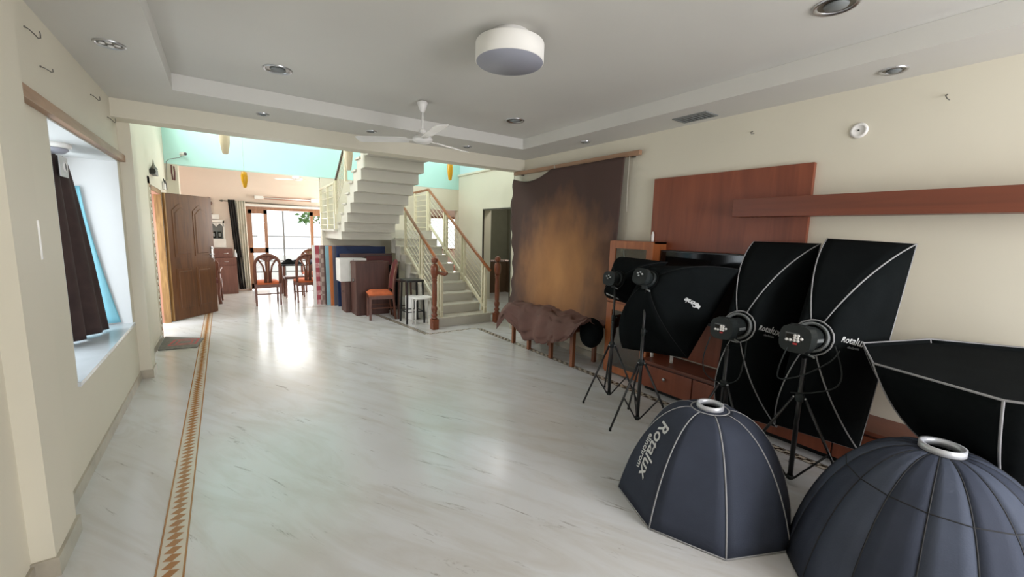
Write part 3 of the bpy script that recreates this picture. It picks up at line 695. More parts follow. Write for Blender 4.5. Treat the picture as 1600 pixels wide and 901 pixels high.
tree(3.4, 17.5, 3.6, 'leafy green tree beyond the balcony, right of the dining room window centre')

# ================================================================== THINGS STACKED UNDER THE STAIRS
def leaning(label, x0, x1, y, ztop, mat, th=.022, lean=.10, group=None, name='backdrop_board'):
    T = Matrix.Translation((x0, y, 0)) @ Matrix.Rotation(-lean, 4, 'X')
    m = MB(T); m.box(0, x1-x0, 0, th, .0, ztop/math.cos(lean), .003)
    return tag(m.build(name, mat), label, 'board', 'boards leaning under the stairs')
L_ = .035
leaning('narrow white-edged board, leftmost of the leaning boards by the dining room', 1.415, 2.45, 8.84, 1.16, WHITE, lean=L_)
leaning('pink tile-patterned board in the row of leaning boards', 1.462, 2.5, 8.78, 1.16, CHKP, lean=L_)
leaning('grey-beige tile-patterned board beside the pink patterned one', 1.523, 2.5, 8.72, 1.16, CHKG, lean=L_)
leaning('dark brown board between the tile-patterned and light blue boards', 1.592, 2.5, 8.66, 1.16, DARKW, lean=L_)
leaning('light blue board between the dark brown and orange boards', 1.612, 2.5, 8.60, 1.16, SKYB, lean=L_)
leaning('orange board between the light blue and slate boards', 1.668, 2.5, 8.54, 1.16, OCHB, lean=L_)
leaning('slate grey board between the orange and navy boards', 1.718, 2.5, 8.48, 1.16, SLATE, lean=L_)
leaning('wide navy blue board leaning under the stair landing', 1.765, 2.70, 8.35, 1.16, NAVYB, lean=.05)
leaning('wide brown board in front of the navy board', 1.79, 2.78, 8.18, 1.03, BRNB, lean=.05)
leaning('dark maroon board leaning beside the stair flight', 2.22, 2.72, 7.98, .99, MAROON, lean=.05)
leaning('black board standing against the side of the stair', 2.42, 2.71, 7.60, .85, BLACKF, lean=.05)
wb = MB(); wb.box(1.66, 2.12, 7.66, 7.98, .565, .97, .006); wb.mi = 1; wb.box(1.885, 1.892, 7.659, 7.661, .57, .965); wb.box(1.66, 2.12, 7.80, 7.805, .969, .972)
tag(wb.build('white_box', [WHITE, GPL]), 'white box stacked on a brown wooden box under the stairs', 'box')
def wood_box(label, x0, x1, y0, y1, h):
    t = thing('wooden_box', label, 'box', ((x0+x1)/2, (y0+y1)/2, 0), 0, 'boxes under the stairs'); a, b = (x1-x0)/2, (y1-y0)/2
    MB().box(-a, a, -b, b, 0, h, .008).build('body', DARKW, t)
    MB().box(-a-.004, -a, -.05, .05, h*.62, h*.68).build('hand_slot', GLOSSB, t)
    for z in (.03, h-.03): MB().box(-a-.003, a+.003, -b-.003, b+.003, z-.02, z+.02).build('edge_band', DARKW, t)
wood_box('low dark brown wooden box beneath the white box', 1.74, 2.12, 7.66, 7.98, .56)
wood_box('large dark brown wooden box behind the orange-seated chair', 1.83, 2.40, 7.28, 7.62, .94)
def side_chair(label, loc, rz):
    t = thing('side_chair', label, 'chair', loc, rz)
    m = MB(); m.grid(lambda u, v: ((u-.5)*.43, (v-.5)*.40, .43+.045*(min(1, 6*min(u, 1-u))*min(1, 6*min(v, 1-v)))**.5), 12, 12); m.box(-.205, .205, -.19, .19, .41, .432)
    m.build('seat', ORSEAT, t)
    MB().box(-.2, .2, -.18, .18, .35, .41).build('seat_rail', CHAIRW, t)
    for s in (-1, 1):
        MB().bar((s*.185, .175, .41), (s*.185, .18, 0), .036, .036, (0, 1, 0)).build('leg', CHAIRW, t)
        MB().tube([(s*.19, -.23, 0), (s*.19, -.19, .42), (s*.185, -.21, .7), (s*.16, -.26, .93)], .02, 8).build('leg', CHAIRW, t)
        MB().tube([(s*.188, .178, .2), (s*.19, -.21, .2)], .01, 6).build('stretcher', CHAIRW, t)
    m = MB()
    P = [(-.17, .50), (.17, .50), (.18, .80), (.15, .92), (.07, .985), (0, 1.0), (-.07, .985), (-.15, .92), (-.18, .80)]
    m.prism(P, lambda x, z: (x, -.175-(z-.45)*.16, z), lambda x, z: (x, -.205-(z-.45)*.16, z)); m.build('backrest', MAROON, t)
    return t
side_chair('wooden chair with bright orange seat in front of the large brown box', (2.14, 6.98, 0), 1.42)
def stool(label, loc, h, w, mat, name='bar_stool', rz=0, round_=False, splay=.05):
    t = thing(name, label, 'stool', loc, rz, 'stools beside the stairs')
    if round_: MB().lathe([(w*.9, h-.03), (w, h-.025), (w, h-.004), (w*.95, h)], n=28).build('seat', mat, t)
    else: MB().box(-w, w, -w, w, h-.035, h, .008).build('seat', mat, t)
    lg = []
    for a, b in ((-1, -1), (1, -1), (1, 1), (-1, 1)):
        k = .62 if round_ else .85
        p, q = (a*w*k, b*w*k, h-.03), (a*(w*k+splay), b*(w*k+splay), 0)
        MB().bar(p, q, .026, .026, (0, 1, 0)).build('leg', mat, t); lg.append((Vector(p), Vector(q)))
    for i in range(4):
        a, b = lg[i], lg[(i+1) % 4]; f = .72
        MB().tube([a[0].lerp(a[1], f), b[0].lerp(b[1], f)], .009, 6).build('footrest', mat, t)
    return t
stool('dark wooden bar stool, leftmost of the stools beside the stairs', (2.50, 6.86, 0), .66, .12, DARKW, splay=.02)
stool('tall black bar stool beside the stairs, behind the white stool', (2.50, 6.42, 0), .71, .15, BMET, splay=.02)
# white round stool with four straight rounded legs
ws = thing('round_stool', 'small white round stool with thin bent legs beside the left newel post', 'stool', (2.53, 6.10, 0))
MB().lathe([(.155, .44), (.165, .445), (.165, .458), (.155, .465)], n=30).build('seat', WHITE, ws)
for a in range(4):
    c_, s_ = math.cos(a*PI/2+.6), math.sin(a*PI/2+.6)
    MB().tube([(.10*c_, .10*s_, .435), (.15*c_, .15*s_, .43), (.163*c_, .163*s_, .41), (.168*c_, .168*s_, 0)], .011, 8).build('leg', WHITE, ws)
ct = thing('white_storage_box', 'white box with dark markings tucked behind the white stool', 'box', (2.60, 6.66, 0), .3)
MB().box(-.09, .09, -.09, .09, 0, .40, .01).build('body', WHITE, ct)
MB().box(-.04, .05, -.094, -.09, .2, .32).build('dark_label', GPL, ct)

# ================================================================== PAINTED BACKDROP ON THE RIGHT WALL
rod = thing('backdrop_rail', 'long wooden rail on the right wall holding the painted backdrop', 'rail', (3.60, 4.0, 2.36))
MB().box(-.022, .022, -1.12, 1.14, -.022, .028, .003).build('batten', PELW, rod)
for y in (-1.0, 0, 1.0): MB().box(.022, .06, y-.015, y+.015, -.03, .02).build('bracket', STEELD, rod)
MB().tube([(-.025, 1.12, -.02), (-.03, 1.13, -.2), (-.028, 1.12, -.45)], .004, 5).build('tie_cord', BEIGEC, rod)
MB().tube([(-.025, .22, .03), (-.03, .2, -.03)], .006, 5).build('tie_cord', BEIGEC, rod)
MB().tube([(-.025, -1.0, -.02), (-.03, -1.0, -.3), (-.03, -1.01, -.6)], .003, 5).build('tie_cord', BEIGEC, rod)
m = MB()
def bd(u, v):        # u along the wall (far -> near), v down
    y = 5.10+(3.04-5.10)*u
    sag = .055*(1-u/.42)+.085*math.sin(PI*u/.42) if u < .42 else .0
    zt = 2.335-sag
    zb = .45+.02*math.sin(9*u)
    edge = .02*math.sin(v*40)*(u < .03)+.06*v*(u > .93)*0
    z = zt+(zb-zt)*v
    fold = (.012*math.sin(u*26+v*2)+.018*math.sin(u*11+1))*(.25+v)
    x = 3.55-.02*v-.10*max(0, v-.75)**1.2*2+fold*.9
    y += (.10*v*max(0, u-.5)*2)*.8 + .05*math.sin(v*6)*(u < .01)
    return (min(3.61, x), y+edge, z)
m.grid(bd, 90, 50)
b1 = m.build('painted_cloth', BACKD, solid=.004)
tag(b1, 'large brown painted muslin backdrop with ochre centre hanging on the right wall', 'backdrop')
# the gathered lower end lies over three stools
m = MB()
prof = [(3.575, .57), (3.48, .555), (3.38, .56), (3.26, .55), (3.17, .50), (3.11, .43), (3.085, .35), (3.09, .29)]
def hp(u, v):
    y = 4.74+(3.08-4.74)*u
    t = v*(len(prof)-1); i = min(int(t), len(prof)-2); f = t-i
    x = prof[i][0]*(1-f)+prof[i+1][0]*f; z = prof[i][1]*(1-f)+prof[i+1][1]*f
    hem = [.0, .06, .02, -.07, -.13, -.09, -.10, -.02, .02, .10, .30]
    tt = u*10; j = min(int(tt), 9); hv = hem[j]*(1-tt+j)+hem[j+1]*(tt-j)
    z += hv*max(0, v-.35)/.65 if v > .35 else 0
    if u < .08: z -= .12*(1-u/.08)*v**2
    n = noise.noise(Vector((y*3.1, v*2.5, 1.7)))*.055+noise.noise(Vector((y*8, v*5, 4.2)))*.022
    fold = .02*math.sin(y*19+v*5)*v
    rd = abs(noise.noise(Vector((y*5.5+v*2, v*7, 9.2))))
    return (min(3.64, x+n*.9-fold-rd*.05), y, z+n*.8*(1-.4*v)-rd*.06)
m.grid(hp, 90, 34)
tag(m.build('gathered_cloth', HEAP, solid=.005), 'gathered brown muslin lower end of the backdrop heaped over the wooden stools', 'cloth')
m = MB(); m.grid(lambda u, v: (3.31+.12*math.cos(2*PI*u)*math.sin(PI*v)*(1+.2*math.sin(7*u+3*v)), 3.17+.14*math.sin(2*PI*u)*math.sin(PI*v), .42-.17*math.cos(PI*v)), 24, 16, closed_u=True)
tag(m.build('black_cloth_bundle', BLACKF), 'black cloth bundle hanging at the near end of the gathered backdrop', 'cloth')
def low_stool(label, y0, y1):
    t = thing('wooden_stool', label, 'stool', (3.385, (y0+y1)/2, 0), 0, 'stools under the backdrop cloth'); b = (y1-y0)/2
    MB().box(-.20, .20, -b-.0, b+.0, .40, .43, .004).build('seat', LEGW, t)
    for a in (-1, 1):
        for c in (-1, 1): MB().bar((a*.175, c*(b-.02), .40), (a*.175, c*(b-.02), 0), .042, .042, (0, 1, 0)).build('leg', LEGW, t)
        MB().box(a*.175-.012, a*.175+.012, -b+.02, b-.02, .33, .40).build('apron', LEGW, t)
low_stool('wooden stool farthest from the camera under the heaped brown backdrop cloth', 4.14, 4.53)
low_stool('wooden stool nearest the glass cabinet under the heaped brown backdrop cloth', 3.32, 3.74)

# ================================================================== RIGHT WALL FURNITURE
wp = thing('wall_panel', 'large reddish brown laminate panel fixed to the right wall behind the television', 'panel', (3.63, 2.0, .33))
MB().box(-.012, .03, -.69, .70, 0, 1.748, .003).build('board', REDW, wp)
sh = thing('floating_shelf', 'long reddish brown box shelf running along the right wall', 'shelf', (3.55, .35, 1.678))
MB().box(-.095, .065, -2.3, 1.45, 0, .145, .003).build('shelf_box', REDH, sh)
gc = thing('glass_cabinet', 'tall narrow orange-brown cabinet with glass doors beside the backdrop', 'cabinet', (3.53, 2.80, 0))
X0, X1, Y0, Y1 = -.12, .12, -.295, .25
m = MB(); m.box(X0+.02, X1, Y0, Y0+.02, 0, 1.45); m.box(X0+.02, X1, Y1-.02, Y1, 0, 1.45); m.box(X1-.01, X1, Y0, Y1, 0, 1.45); m.box(X0+.02, X1, Y0, Y1, 1.43, 1.45); m.box(X0+.02, X1, Y0, Y1, .04, .06); m.box(X0+.02, X1, Y0, Y1, .74, .86)
m.build('carcass', ORW, gc)
for z0, z1 in ((.02, .785), (.80, 1.445)):
    d = MB(); f = .075
    d.box(X0, X0+.02, Y0, Y0+f, z0, z1); d.box(X0, X0+.02, Y1-f, Y1, z0, z1); d.box(X0, X0+.02, Y0+f, Y1-f, z1-f, z1); d.box(X0, X0+.02, Y0+f, Y1-f, z0, z0+f)
    d = d.build('glass_door', ORW, gc)
    MB().box(X0+.008, X0+.012, Y0+f, Y1-f, z0+f, z1-f).build('pane', DGLASS, d)
MB().box(X0+.03, X1-.01, Y0+.02, Y1-.02, 1.10, 1.115).build('shelf', ORW, gc)
k_ = MB().tube([(-.10, .08, 1.35), (-.10, .07, 1.28)], .006, 6).build('hanging_key', CHROME, gc)
bt2 = thing('small_bottle', 'small white bottle on top of the glass cabinet', 'bottle', (3.60, 2.66, 1.45))
MB().lathe([(.014, 0), (.015, .01), (.015, .07), (.010, .085)], n=12).build('bottle_body', WHITE, bt2)
MB().lathe([(.010, .085), (.010, .10)], n=10).build('cap', WHITE, bt2)
cb = MB().tube([(3.652, 2.53, 1.50), (3.645, 2.50, 1.44), (3.64, 2.46, 1.36)], .005, 6).build('white_cable', WHITE); tag(cb, 'short white cable hanging on the wall between cabinet and television', 'cable')
# long low unit
tu = thing('tv_unit', 'long low reddish brown media unit with drawers along the right wall', 'cabinet', (3.45, 1.0, 0))
MB().box(-.15, .20, -1.55, 1.49, .285, .31, .003).build('top', REDH, tu)
MB().box(-.13, .20, -1.55, 1.49, .055, .285).build('body', DARKW, tu)
MB().box(-.07, .18, -1.53, 1.47, 0, .055).build('plinth', GLOSSB, tu)
for i, (a, b) in enumerate(((.93, 1.46), (.42, .92), (-.10, .41), (-.62, -.11), (-1.14, -.63))):
    d = MB().box(-.15, -.13, a, b, .06, .27, .003).build('drawer', REDW, tu)
    MB().lathe([(.008, 0), (.014, .012), (.017, .024), (.006, .03)], (-.15, (a+b)/2, .19), 12, (-1, 0, 0)).build('knob', CHROME, d)
tv = thing('television', 'large flat black television on the reddish panel behind the softboxes', 'television', (3.55, 2.02, .72))
MB().box(-.03, .03, -.53, .475, 0, .655, .008).build('housing', BMET, tv)
MB().box(-.034, -.03, -.515, .46, .03, .64).build('screen', GLOSSB, tv)
for y, h in ((2.46, .14), (2.24, .12)):
    t = thing('spray_bottle', 'slim white bottle on the media unit, %s the glass cabinet' % ('next to' if y > 2.4 else 'farther from'), 'bottle', (3.45, y, .31))
    MB().lathe([(.014, 0), (.016, .01), (.016, h*.8), (.008, h)], n=12).build('bottle_body', WHITE, t)
    MB().lathe([(.009, h), (.009, h+.02)], n=10).build('cap', GPL if y < 2.4 else WHITE, t)
sw = thing('wall_rose', 'round white cover plate on the right wall above the shelf', 'cover plate', (3.66, 1.08, 2.265))
MB().lathe([(.05, 0), (.052, .008), (.036, .016), (.034, .012), (.001, .014)], (0, 0, 0), 28, (-1, 0, 0)).build('cover', WHITE, sw)
MB().lathe([(.006, 0), (.006, .018)], (0, 0, 0), 8, (-1, 0, 0)).build('screw_hole', BMET, sw)
def hook(label, P, mat=STEELD):
    t = thing('wall_hook', label, 'hook', P[0], 0, 'wall hooks'); MB().tube(P, .0026, 6).build('hook_wire', mat, t, True)
    MB().sphere(P[0], .005, 8).build('hook_base', mat, t, True)
hook('small hook on the right wall, upper right of the round cover plate', [(3.655, .67, 2.40), (3.63, .67, 2.39), (3.62, .66, 2.37), (3.63, .65, 2.36)])
hook('small hook on the right wall, left of the round cover plate', [(3.655, 1.80, 2.385), (3.63, 1.80, 2.375), (3.62, 1.79, 2.36), (3.63, 1.77, 2.36)])
for lab, y, z, r in (('nearest wire hook high on the left wall', 3.10, 2.42, .04), ('second wire hook high on the left wall, just over the wooden pelmet', 3.27, 2.29, .02), ('third wire hook high on the left wall', 4.33, 2.41, .035), ('farthest wire hook high on the left wall beside the beam', 4.85, 2.36, .04)):
    hook(lab, [(-.727, y, z)]+[(-.715, y+r*.2, z-r*.15), (-.70, y+r*.6, z-r*.55), (-.695, y+r*1.0, z-r*.75), (-.69, y+r*1.4, z-r*.55), (-.69, y+r*1.5, z-r*.1), (-.69, y+r*1.25, z+r*.15)])

# ================================================================== BAY WINDOW THINGS, PELMET
pl = MB(); pl.box(-.73, -.69, 2.75, 5.66, 2.045, 2.105, .003); tag(pl.build('wooden_pelmet', PELW), 'long thin wooden batten on the left wall above the bay recess', 'batten')
m = MB()
def cu(u, v):
    y = 4.15+.58*u+.04*v*u; x = -1.0+.045*math.sin(u*18)*(.4+.5*v)*(1-u**6)+.14*v**.75*u**2
    z = 1.985+(.60-1.985)*v
    return (x+.02, y, z)
m.grid(cu, 50, 24)
tag(m.build('dark_curtain', CURT, solid=.006), 'dark brown curtain gathered at the far side of the bay recess', 'curtain')
m = MB(); m.grid(lambda u, v: (-1.10+u*(.125+.17*v**1.35), 5.045-.01*math.sin(u*14+v*3), 1.80+(.60-1.80)*v), 20, 20)
tag(m.build('blue_sheet', LBLUE, solid=.004), 'light blue sheet leaning on the far side of the bay recess, behind the dark curtain', 'sheet')
ey = thing('curtain_heading', 'white curtain heading square with a ring eyelet at the top of the bay recess', 'eyelet', (-.93, 4.44, 1.89))
MB().box(-.004, .004, -.10, .085, -.07, .075, .002).build('heading_cloth', SILL, ey)
MB().tube([(.008, .0+.035*math.cos(a), .005+.035*math.sin(a)) for a in [2*PI*i/16 for i in range(16)]], .007, 6, True).build('eyelet_ring', WHITE, ey)
MB().cyl((.005, 0, .005), (.009, 0, .005), .028, n=14).build('eyelet_hole', BMET, ey)
bl = thing('bay_ceiling_lamp', 'round white ceiling lamp inside the bay recess', 'lamp', (-.93, 4.25, 2.036))
MB().lathe([(.09, 0), (.09, -.03), (.075, -.035)], n=24).build('lamp_body', WHITE, bl)
MB().lathe([(.07, -.035), (.075, -.05), (.05, -.07), (.001, -.075)], n=24).build('diffuser', DIFF, bl)
hole = MB(); hole.box(-.6585, -.655, 2.655, 2.672, 1.33, 1.50, .001); tag(hole.build('chipped_patch', WHITE), 'thin chipped white patch on the left pilaster', 'wall patch')

# ================================================================== CEILING FITTINGS
dl = thing('drum_lamp', 'large white drum ceiling lamp on the raised ceiling', 'lamp', (1.48, 2.20, ZT))
MB().lathe([(.12, 0), (.12, -.058)], n=32).build('ceiling_mount', WHITE, dl)
MB().lathe([(.203, -.055), (.206, -.06), (.206, -.160), (.201, -.162)], n=48).build('drum_shade', PANEL, dl)
MB().lathe([(.001, -.1655), (.199, -.1655), (.202, -.160)], n=48, capped=False).build('diffuser', DIFF, dl)
def downlight(label, x, y, z, r, multi=False):
    t = thing('downlight', label, 'ceiling light', (x, y, z), 0, 'recessed downlights')
    MB().lathe([(r, 0), (r, -.006), (r*.93, -.011), (r*.80, -.004), (r*.78, .0)], n=28, capped=False).build('trim_ring', CHROME, t)
    MB().lathe([(.001, -.002), (r*.8, -.001)], n=24, capped=False).build('reflector', STEELD, t)
    if multi:
        for a in range(4): MB().lathe([(r*.22, -.002), (r*.20, -.008), (.001, -.010)], (r*.46*math.cos(a*PI/2), r*.46*math.sin(a*PI/2), 0), 12).build('bulb', WHITE, t)
    else:
        MB().lathe([(r*.55, -.002), (r*.5, -.01), (r*.25, -.018), (.001, -.02)], n=18).build('bulb', GPL, t)
downlight('round chrome downlight on the raised ceiling, left of the drum lamp', .41, 3.75, ZT, .10)
downlight('round chrome downlight on the raised ceiling, right of the ceiling fan', 2.60, 3.74, ZT, .10)
downlight('round chrome downlight at the top right of the raised ceiling', 2.60, .93, ZT, .10)
downlight('four-bulb downlight in the lowered border along the left wall', -.49, 3.53, ZS, .075, True)
downlight('small downlight in the lowered border above the left side of the hall opening', .37, 4.70, ZS, .055)
downlight('small downlight in the lowered border left of the fan, before the stairs', 1.38, 4.70, ZS, .055)
downlight('small downlight in the lowered border right of the fan', 2.56, 4.70, ZS, .055)
downlight('small downlight in the lowered border above the painted backdrop', 3.44, 3.53, ZS, .055)
downlight('round downlight in the lowered border at the right, above the round cover plate', 3.43, .88, ZS, .07)
vt = thing('ceiling_vent', 'rectangular dull steel twin light fitting in the lowered border above the wall panel', 'vent', (3.46, 2.21, ZS))
m = MB(); m.box(-.095, -.07, -.16, .16, -.008, 0); m.box(.07, .095, -.16, .16, -.008, 0); m.box(-.07, .07, -.16, -.135, -.008, 0); m.box(-.07, .07, .135, .16, -.008, 0); m.build('frame', GPL, vt)
for k in range(7): MB().box(-.07, .07, -.12+k*.037, -.11+k*.037, -.007, -.001).build('slat', GPL, vt)
MB().box(-.07, .07, -.135, .135, -.002, -.0005).build('backing', BMET, vt)

# ================================================================== STUDIO FLASH GEAR
def V(*a): return Vector(a)
def sl_(a, b, u):
    w_ = a.angle(b); s_ = math.sin(w_)
    if s_ < 1e-4: return a.lerp(b, u)
    return a*(math.sin((1-u)*w_)/s_)+b*(math.sin(u*w_)/s_)
def softbox(name, label, rc, axis, rr, rim, mats, a=1.0, pipe=PIPE, pr=.004, nt=14, ns=6, collar=.03, seam_t=None, ring_up=None, ringmat=RINGS, phase=None, front='cloth', ring_h=.03):
    """rc ring centre, axis: unit vector from the ring towards the front, rim: list of rim points"""
    rc = V(*rc); ax = V(*axis).normalized(); rim = [V(*p) for p in rim]; n = len(rim)
    t = thing(name, label, 'softbox', rc, 0, 'studio softboxes')
    def lat(p): d = p-rc; return d-ax*d.dot(ax)
    ringp = [rc+lat(p).normalized()*(rr+collar) for p in rim]
    def rod(i, s):
        p, q = ringp[i % n], rim[i % n]; d = q-p; ax_c = d.dot(ax); lt = d-ax*ax_c
        return p+lt*(math.sin(a*s)/math.sin(a))+ax*ax_c*((1-math.cos(a*s))/(1-math.cos(a)))
    def surf(i, s, u):
        p = rod(i, s).lerp(rod(i+1, s), u)
        arc = rc+sl_(ringp[i % n]-rc, ringp[(i+1) % n]-rc, u)
        ch_ = ringp[i % n].lerp(ringp[(i+1) % n], u)
        return p+(arc-ch_)*(1-s)**4
    for i in range(n):
        m = MB(); m.grid(lambda s, u: surf(i, s, u), nt, ns)
        m.build('panel', mats[i % len(mats)], t, True, solid=.003)
        if pr: MB().tube([rod(i, s/nt) for s in range(nt+1)], pr, 6).build('piping', pipe, t, True)
    if pr: MB().tube(rim, pr, 6, True).build('rim_piping', pipe, t, True)
    if seam_t:
        pts = []
        for i in range(n): pts += [surf(i, seam_t, u/3) for u in range(3)]
        MB().tube(pts, pr, 6, True).build('seam', pipe, t, True)
    c = sum(rim, V(0, 0, 0))/n
    m = MB(); ins = [p.lerp(c, .03)-ax*.02 for p in rim]; cc = c-ax*.025; C = m.v(cc); Q = [m.v(p) for p in ins]
    for i in range(n): m.f([C, Q[i], Q[(i+1) % n]])
    m.build('front_cloth', front if not isinstance(front, str) else WHITE, t, True)
    # speed ring and collar
    MB().lathe([(rr+.002, -ring_h), (rr+.008, -ring_h), (rr+.008, 0), (rr-.004, .004), (rr-.008, -ring_h+.004), (rr+.002, -ring_h)], rc, 36, ax, capped=False).build('speed_ring', ringmat, t, True)
    MB().lathe([(rr-.004, -.004), (rr+collar+.004, .002), (rr+collar+.006, .008)], rc, 36, ax, capped=False).build('collar', mats[0], t, True, solid=.003)
    MB().tube([x for i in range(n) for x in (ringp[i],)+tuple(rc+sl_(ringp[i]-rc, ringp[(i+1) % n]-rc, k/6) for k in range(1, 6))], (pr or .003)*1.2, 6, True).build('collar_piping', pipe, t, True)
    return t, surf
def wrap_text(body, size, mat, root, surf, i, s0, u0, scale_s, scale_u, flip=1, shear=.3, along='s', off=.004, name='printed_logo', rotate=0):
    """text x runs along s (ring->rim) or along u; mapped on a panel's surface"""
    def fn(x, y, z):
        c_, s_ = math.cos(rotate), math.sin(rotate); x, y = x*c_-y*s_, x*s_+y*c_
        if along == 's': s, u = s0+x*scale_s, u0+y*scale_u*flip
        else: s, u = s0-y*scale_s*flip, u0+x*scale_u*flip
        p = surf(i, s, u); e = 1e-2
        nrm = (surf(i, s+e, u)-surf(i, s-e, u)).cross(surf(i, s, u+e)-surf(i, s, u-e)).normalized()
        out = p-CENT[0]
        if nrm.dot(out) < 0: nrm = -nrm
        return p+nrm*(off+z)
    return text_obj(name, body, size, mat, root, fn, shear, .0005)
CENT = [V(0, 0, 0)]

def light_stand(label, x, y, hub, top, R_, angs, hz=.05, leg_r=.009, name='light_stand'):
    t = thing(name, label, 'light stand', (x, y, 0), 0, 'light stands')
    MB().cyl((0, 0, hz), (0, 0, hub+.25 if top > hub+.25 else top), .014).build('centre_column', BMET, t)
    MB().cyl((0, 0, hub), (0, 0, top), .010).build('riser_pole', BMET, t)
    MB().lathe([(.020, hub-.02), (.026, hub-.01), (.026, hub+.02), (.018, hub+.03)], n=14).build('leg_collar', BPL, t)
    MB().lathe([(.018, hz-.012), (.022, hz), (.018, hz+.015)], n=14).build('brace_collar', BPL, t)
    if top > hub+.3:
        MB().lathe([(.014, hub+.22), (.018, hub+.23), (.018, hub+.27), (.013, hub+.28)], n=14).build('clamp', BPL, t)
        MB().cyl((.012, 0, hub+.25), (.045, 0, hub+.25), .008).build('clamp_knob', BPL, t)
    for a in angs:
        a = math.radians(a); d = V(math.cos(a), math.sin(a), 0)
        p, q = d*.03+V(0, 0, hub), d*R_+V(0, 0, .012)
        l = MB().cyl(p, q, leg_r, leg_r*.9, 8).build('leg', BMET, t)
        MB().cyl(q+V(0, 0, -.012)+d*.0, q+V(0, 0, .012), .011, .009, 8).build('rubber_foot', BPL, l)
        MB().cyl(p.lerp(q, .52), d*.02+V(0, 0, hz), leg_r*.7, n=6).build('brace', BMET, t)
        MB().sphere(p, .009, 8).build('rivet', CHROME, t)
    return t
def flash_head(label, base, axis, L, r, panel=True, up=(0, 0, 1)):
    """axis: from the front (softbox side) towards the back panel; base = front centre"""
    ax = V(*axis).normalized(); upv = V(*up); sx = upv.cross(ax).normalized(); u2 = ax.cross(sx)
    T = Matrix((( sx.x, u2.x, ax.x, base[0]), (sx.y, u2.y, ax.y, base[1]), (sx.z, u2.z, ax.z, base[2]), (0, 0, 0, 1)))
    t = thing('flash_head', label, 'flash head', base, 0, 'flash heads')
    def B(): return MB(T)
    B().lathe([(r*.80, 0), (r*.86, L*.05), (r*.86, L*.55), (r*.92, L*.60)], n=26).build('barrel', BPL, t, True)
    m = B(); n = 8; P = []
    for k in range(24):
        an = 2*PI*k/24; q = (abs(math.cos(an))**3.2+abs(math.sin(an))**3.2)**(-1/3.2); P.append((r*1.08*q*math.cos(an), r*1.05*q*math.sin(an)))
    m.prism(P, lambda x, y: (x, y, L*.72), lambda x, y: (x*.94, y*.94, L)); m.build('rear_housing', BPL, t, True)
    if panel:
        f = B().box(-r*.62, r*.42, -r*.22, r*.40, L, L+.003).build('control_panel', BMET, t, True)
        B().box(-r*.62, r*.30, r*.36, r*.41, L+.003, L+.004).build('panel_stripe', GPL, f, True)
        B().box(-r*.52, -r*.12, r*.02, r*.30, L+.003, L+.005).build('display', GLOSSB, f, True)
        for bx_, by_ in ((.02, .24), (.22, .24), (.02, .06), (.22, .06), (-.48, -.12), (-.24, -.12), (.02, -.12), (.24, -.12), (.46, .06)):
            B().lathe([(r*.105, L+.003), (r*.10, L+.009), (.001, L+.010)], (bx_*r, by_*r, 0), 12, (0, 0, 1)).build('button', WHITE, f, True)
        B().box(-r*.06, r*.20, -r*.42, -r*.28, L, L+.006, .001).build('power_switch', RED, t, True)
        B().box(r*.80, r*.90, -r*.15, r*.10, L*.12, L*.5).build('side_badge', GPL, t, True)
        m = B(); m.tube([(-r*.5, r*.75, L*.95), (-r*.45, r*1.0, L*.9), (r*.45, r*1.0, L*.9), (r*.5, r*.75, L*.95)], r*.09, 8).build('carry_handle', BPL, t, True)
    else:
        for bx_, by_ in ((-.3, .3), (.05, .42), (.35, .2), (-.1, .0)):
            B().lathe([(r*.12, L), (r*.10, L+.012), (.001, L+.014)], (bx_*r, by_*r, 0), 10, (0, 0, 1)).build('knob', CHROME, t, True)
    MB().box(base[0]-.022+ax.x*L*.3, base[0]+.022+ax.x*L*.3, base[1]+ax.y*L*.3-.022, base[1]+ax.y*L*.3+.022, base[2]+ax.z*L*.3-r*1.28, base[2]+ax.z*L*.3-r*.7, .004).build('tilt_bracket', BPL, t, True)
    MB().cyl((base[0]+ax.x*L*.3, base[1]+ax.y*L*.3, base[2]-r*1.05), (base[0]+ax.x*L*.3-.03, base[1]+ax.y*L*.3-.06, base[2]-r*1.2), .006).build('tilt_lever', GPL, t, True)
    return t

# --- two strip softboxes seen from behind
def strip(label, rim, ring, headback, r, lab_head, lab_stand, feet, hub, panels_text):
    rim_v = [V(*p) for p in rim]; nrm = (rim_v[1]-rim_v[0]).cross(rim_v[3]-rim_v[0]).normalized()
    c = sum(rim_v, V(0, 0, 0))/4; ax = nrm if nrm.dot(c-V(*ring)) > 0 else -nrm
    t, surf = softbox('strip_softbox', label, ring, ax, .085, rim, [BLACKF], a=.62, pr=.0045, collar=.025, ringmat=GPL)
    CENT[0] = c
    return t, surf
A_rim = [(3.50, 1.625, 1.484), (3.50, 1.17, 1.482), (3.15, 1.18, .185), (3.15, 1.61, .155)]
ta, sa = strip('black strip softbox standing nearer the television, left of its twin', A_rim, (2.93, 1.405, .893), None, .1, '', '', None, .5, None)
B_rim = [(3.52, 1.14, 1.52), (3.52, .675, 1.498), (3.15, .722, .225), (3.15, 1.19, .20)]
tb, sb = strip('black strip softbox nearest the camera on the right, leaning at the wall shelf', B_rim, (2.92, .960, .915), None, .1, '', '', None, .5, None)
def ray(px, py):
    return _f*F+_r2*(px-800)-_u2*(py-450.5)
def panel_print(body, size, mat, root, O, ux, uy, name='printed_logo', shear=.3):
    O, ux, uy = V(*O), V(*ux).normalized(), V(*uy).normalized(); nn = ux.cross(uy)
    return text_obj(name, body, size, mat, root, lambda x, y, z: O+ux*x+uy*y+nn*z, shear, .0005)
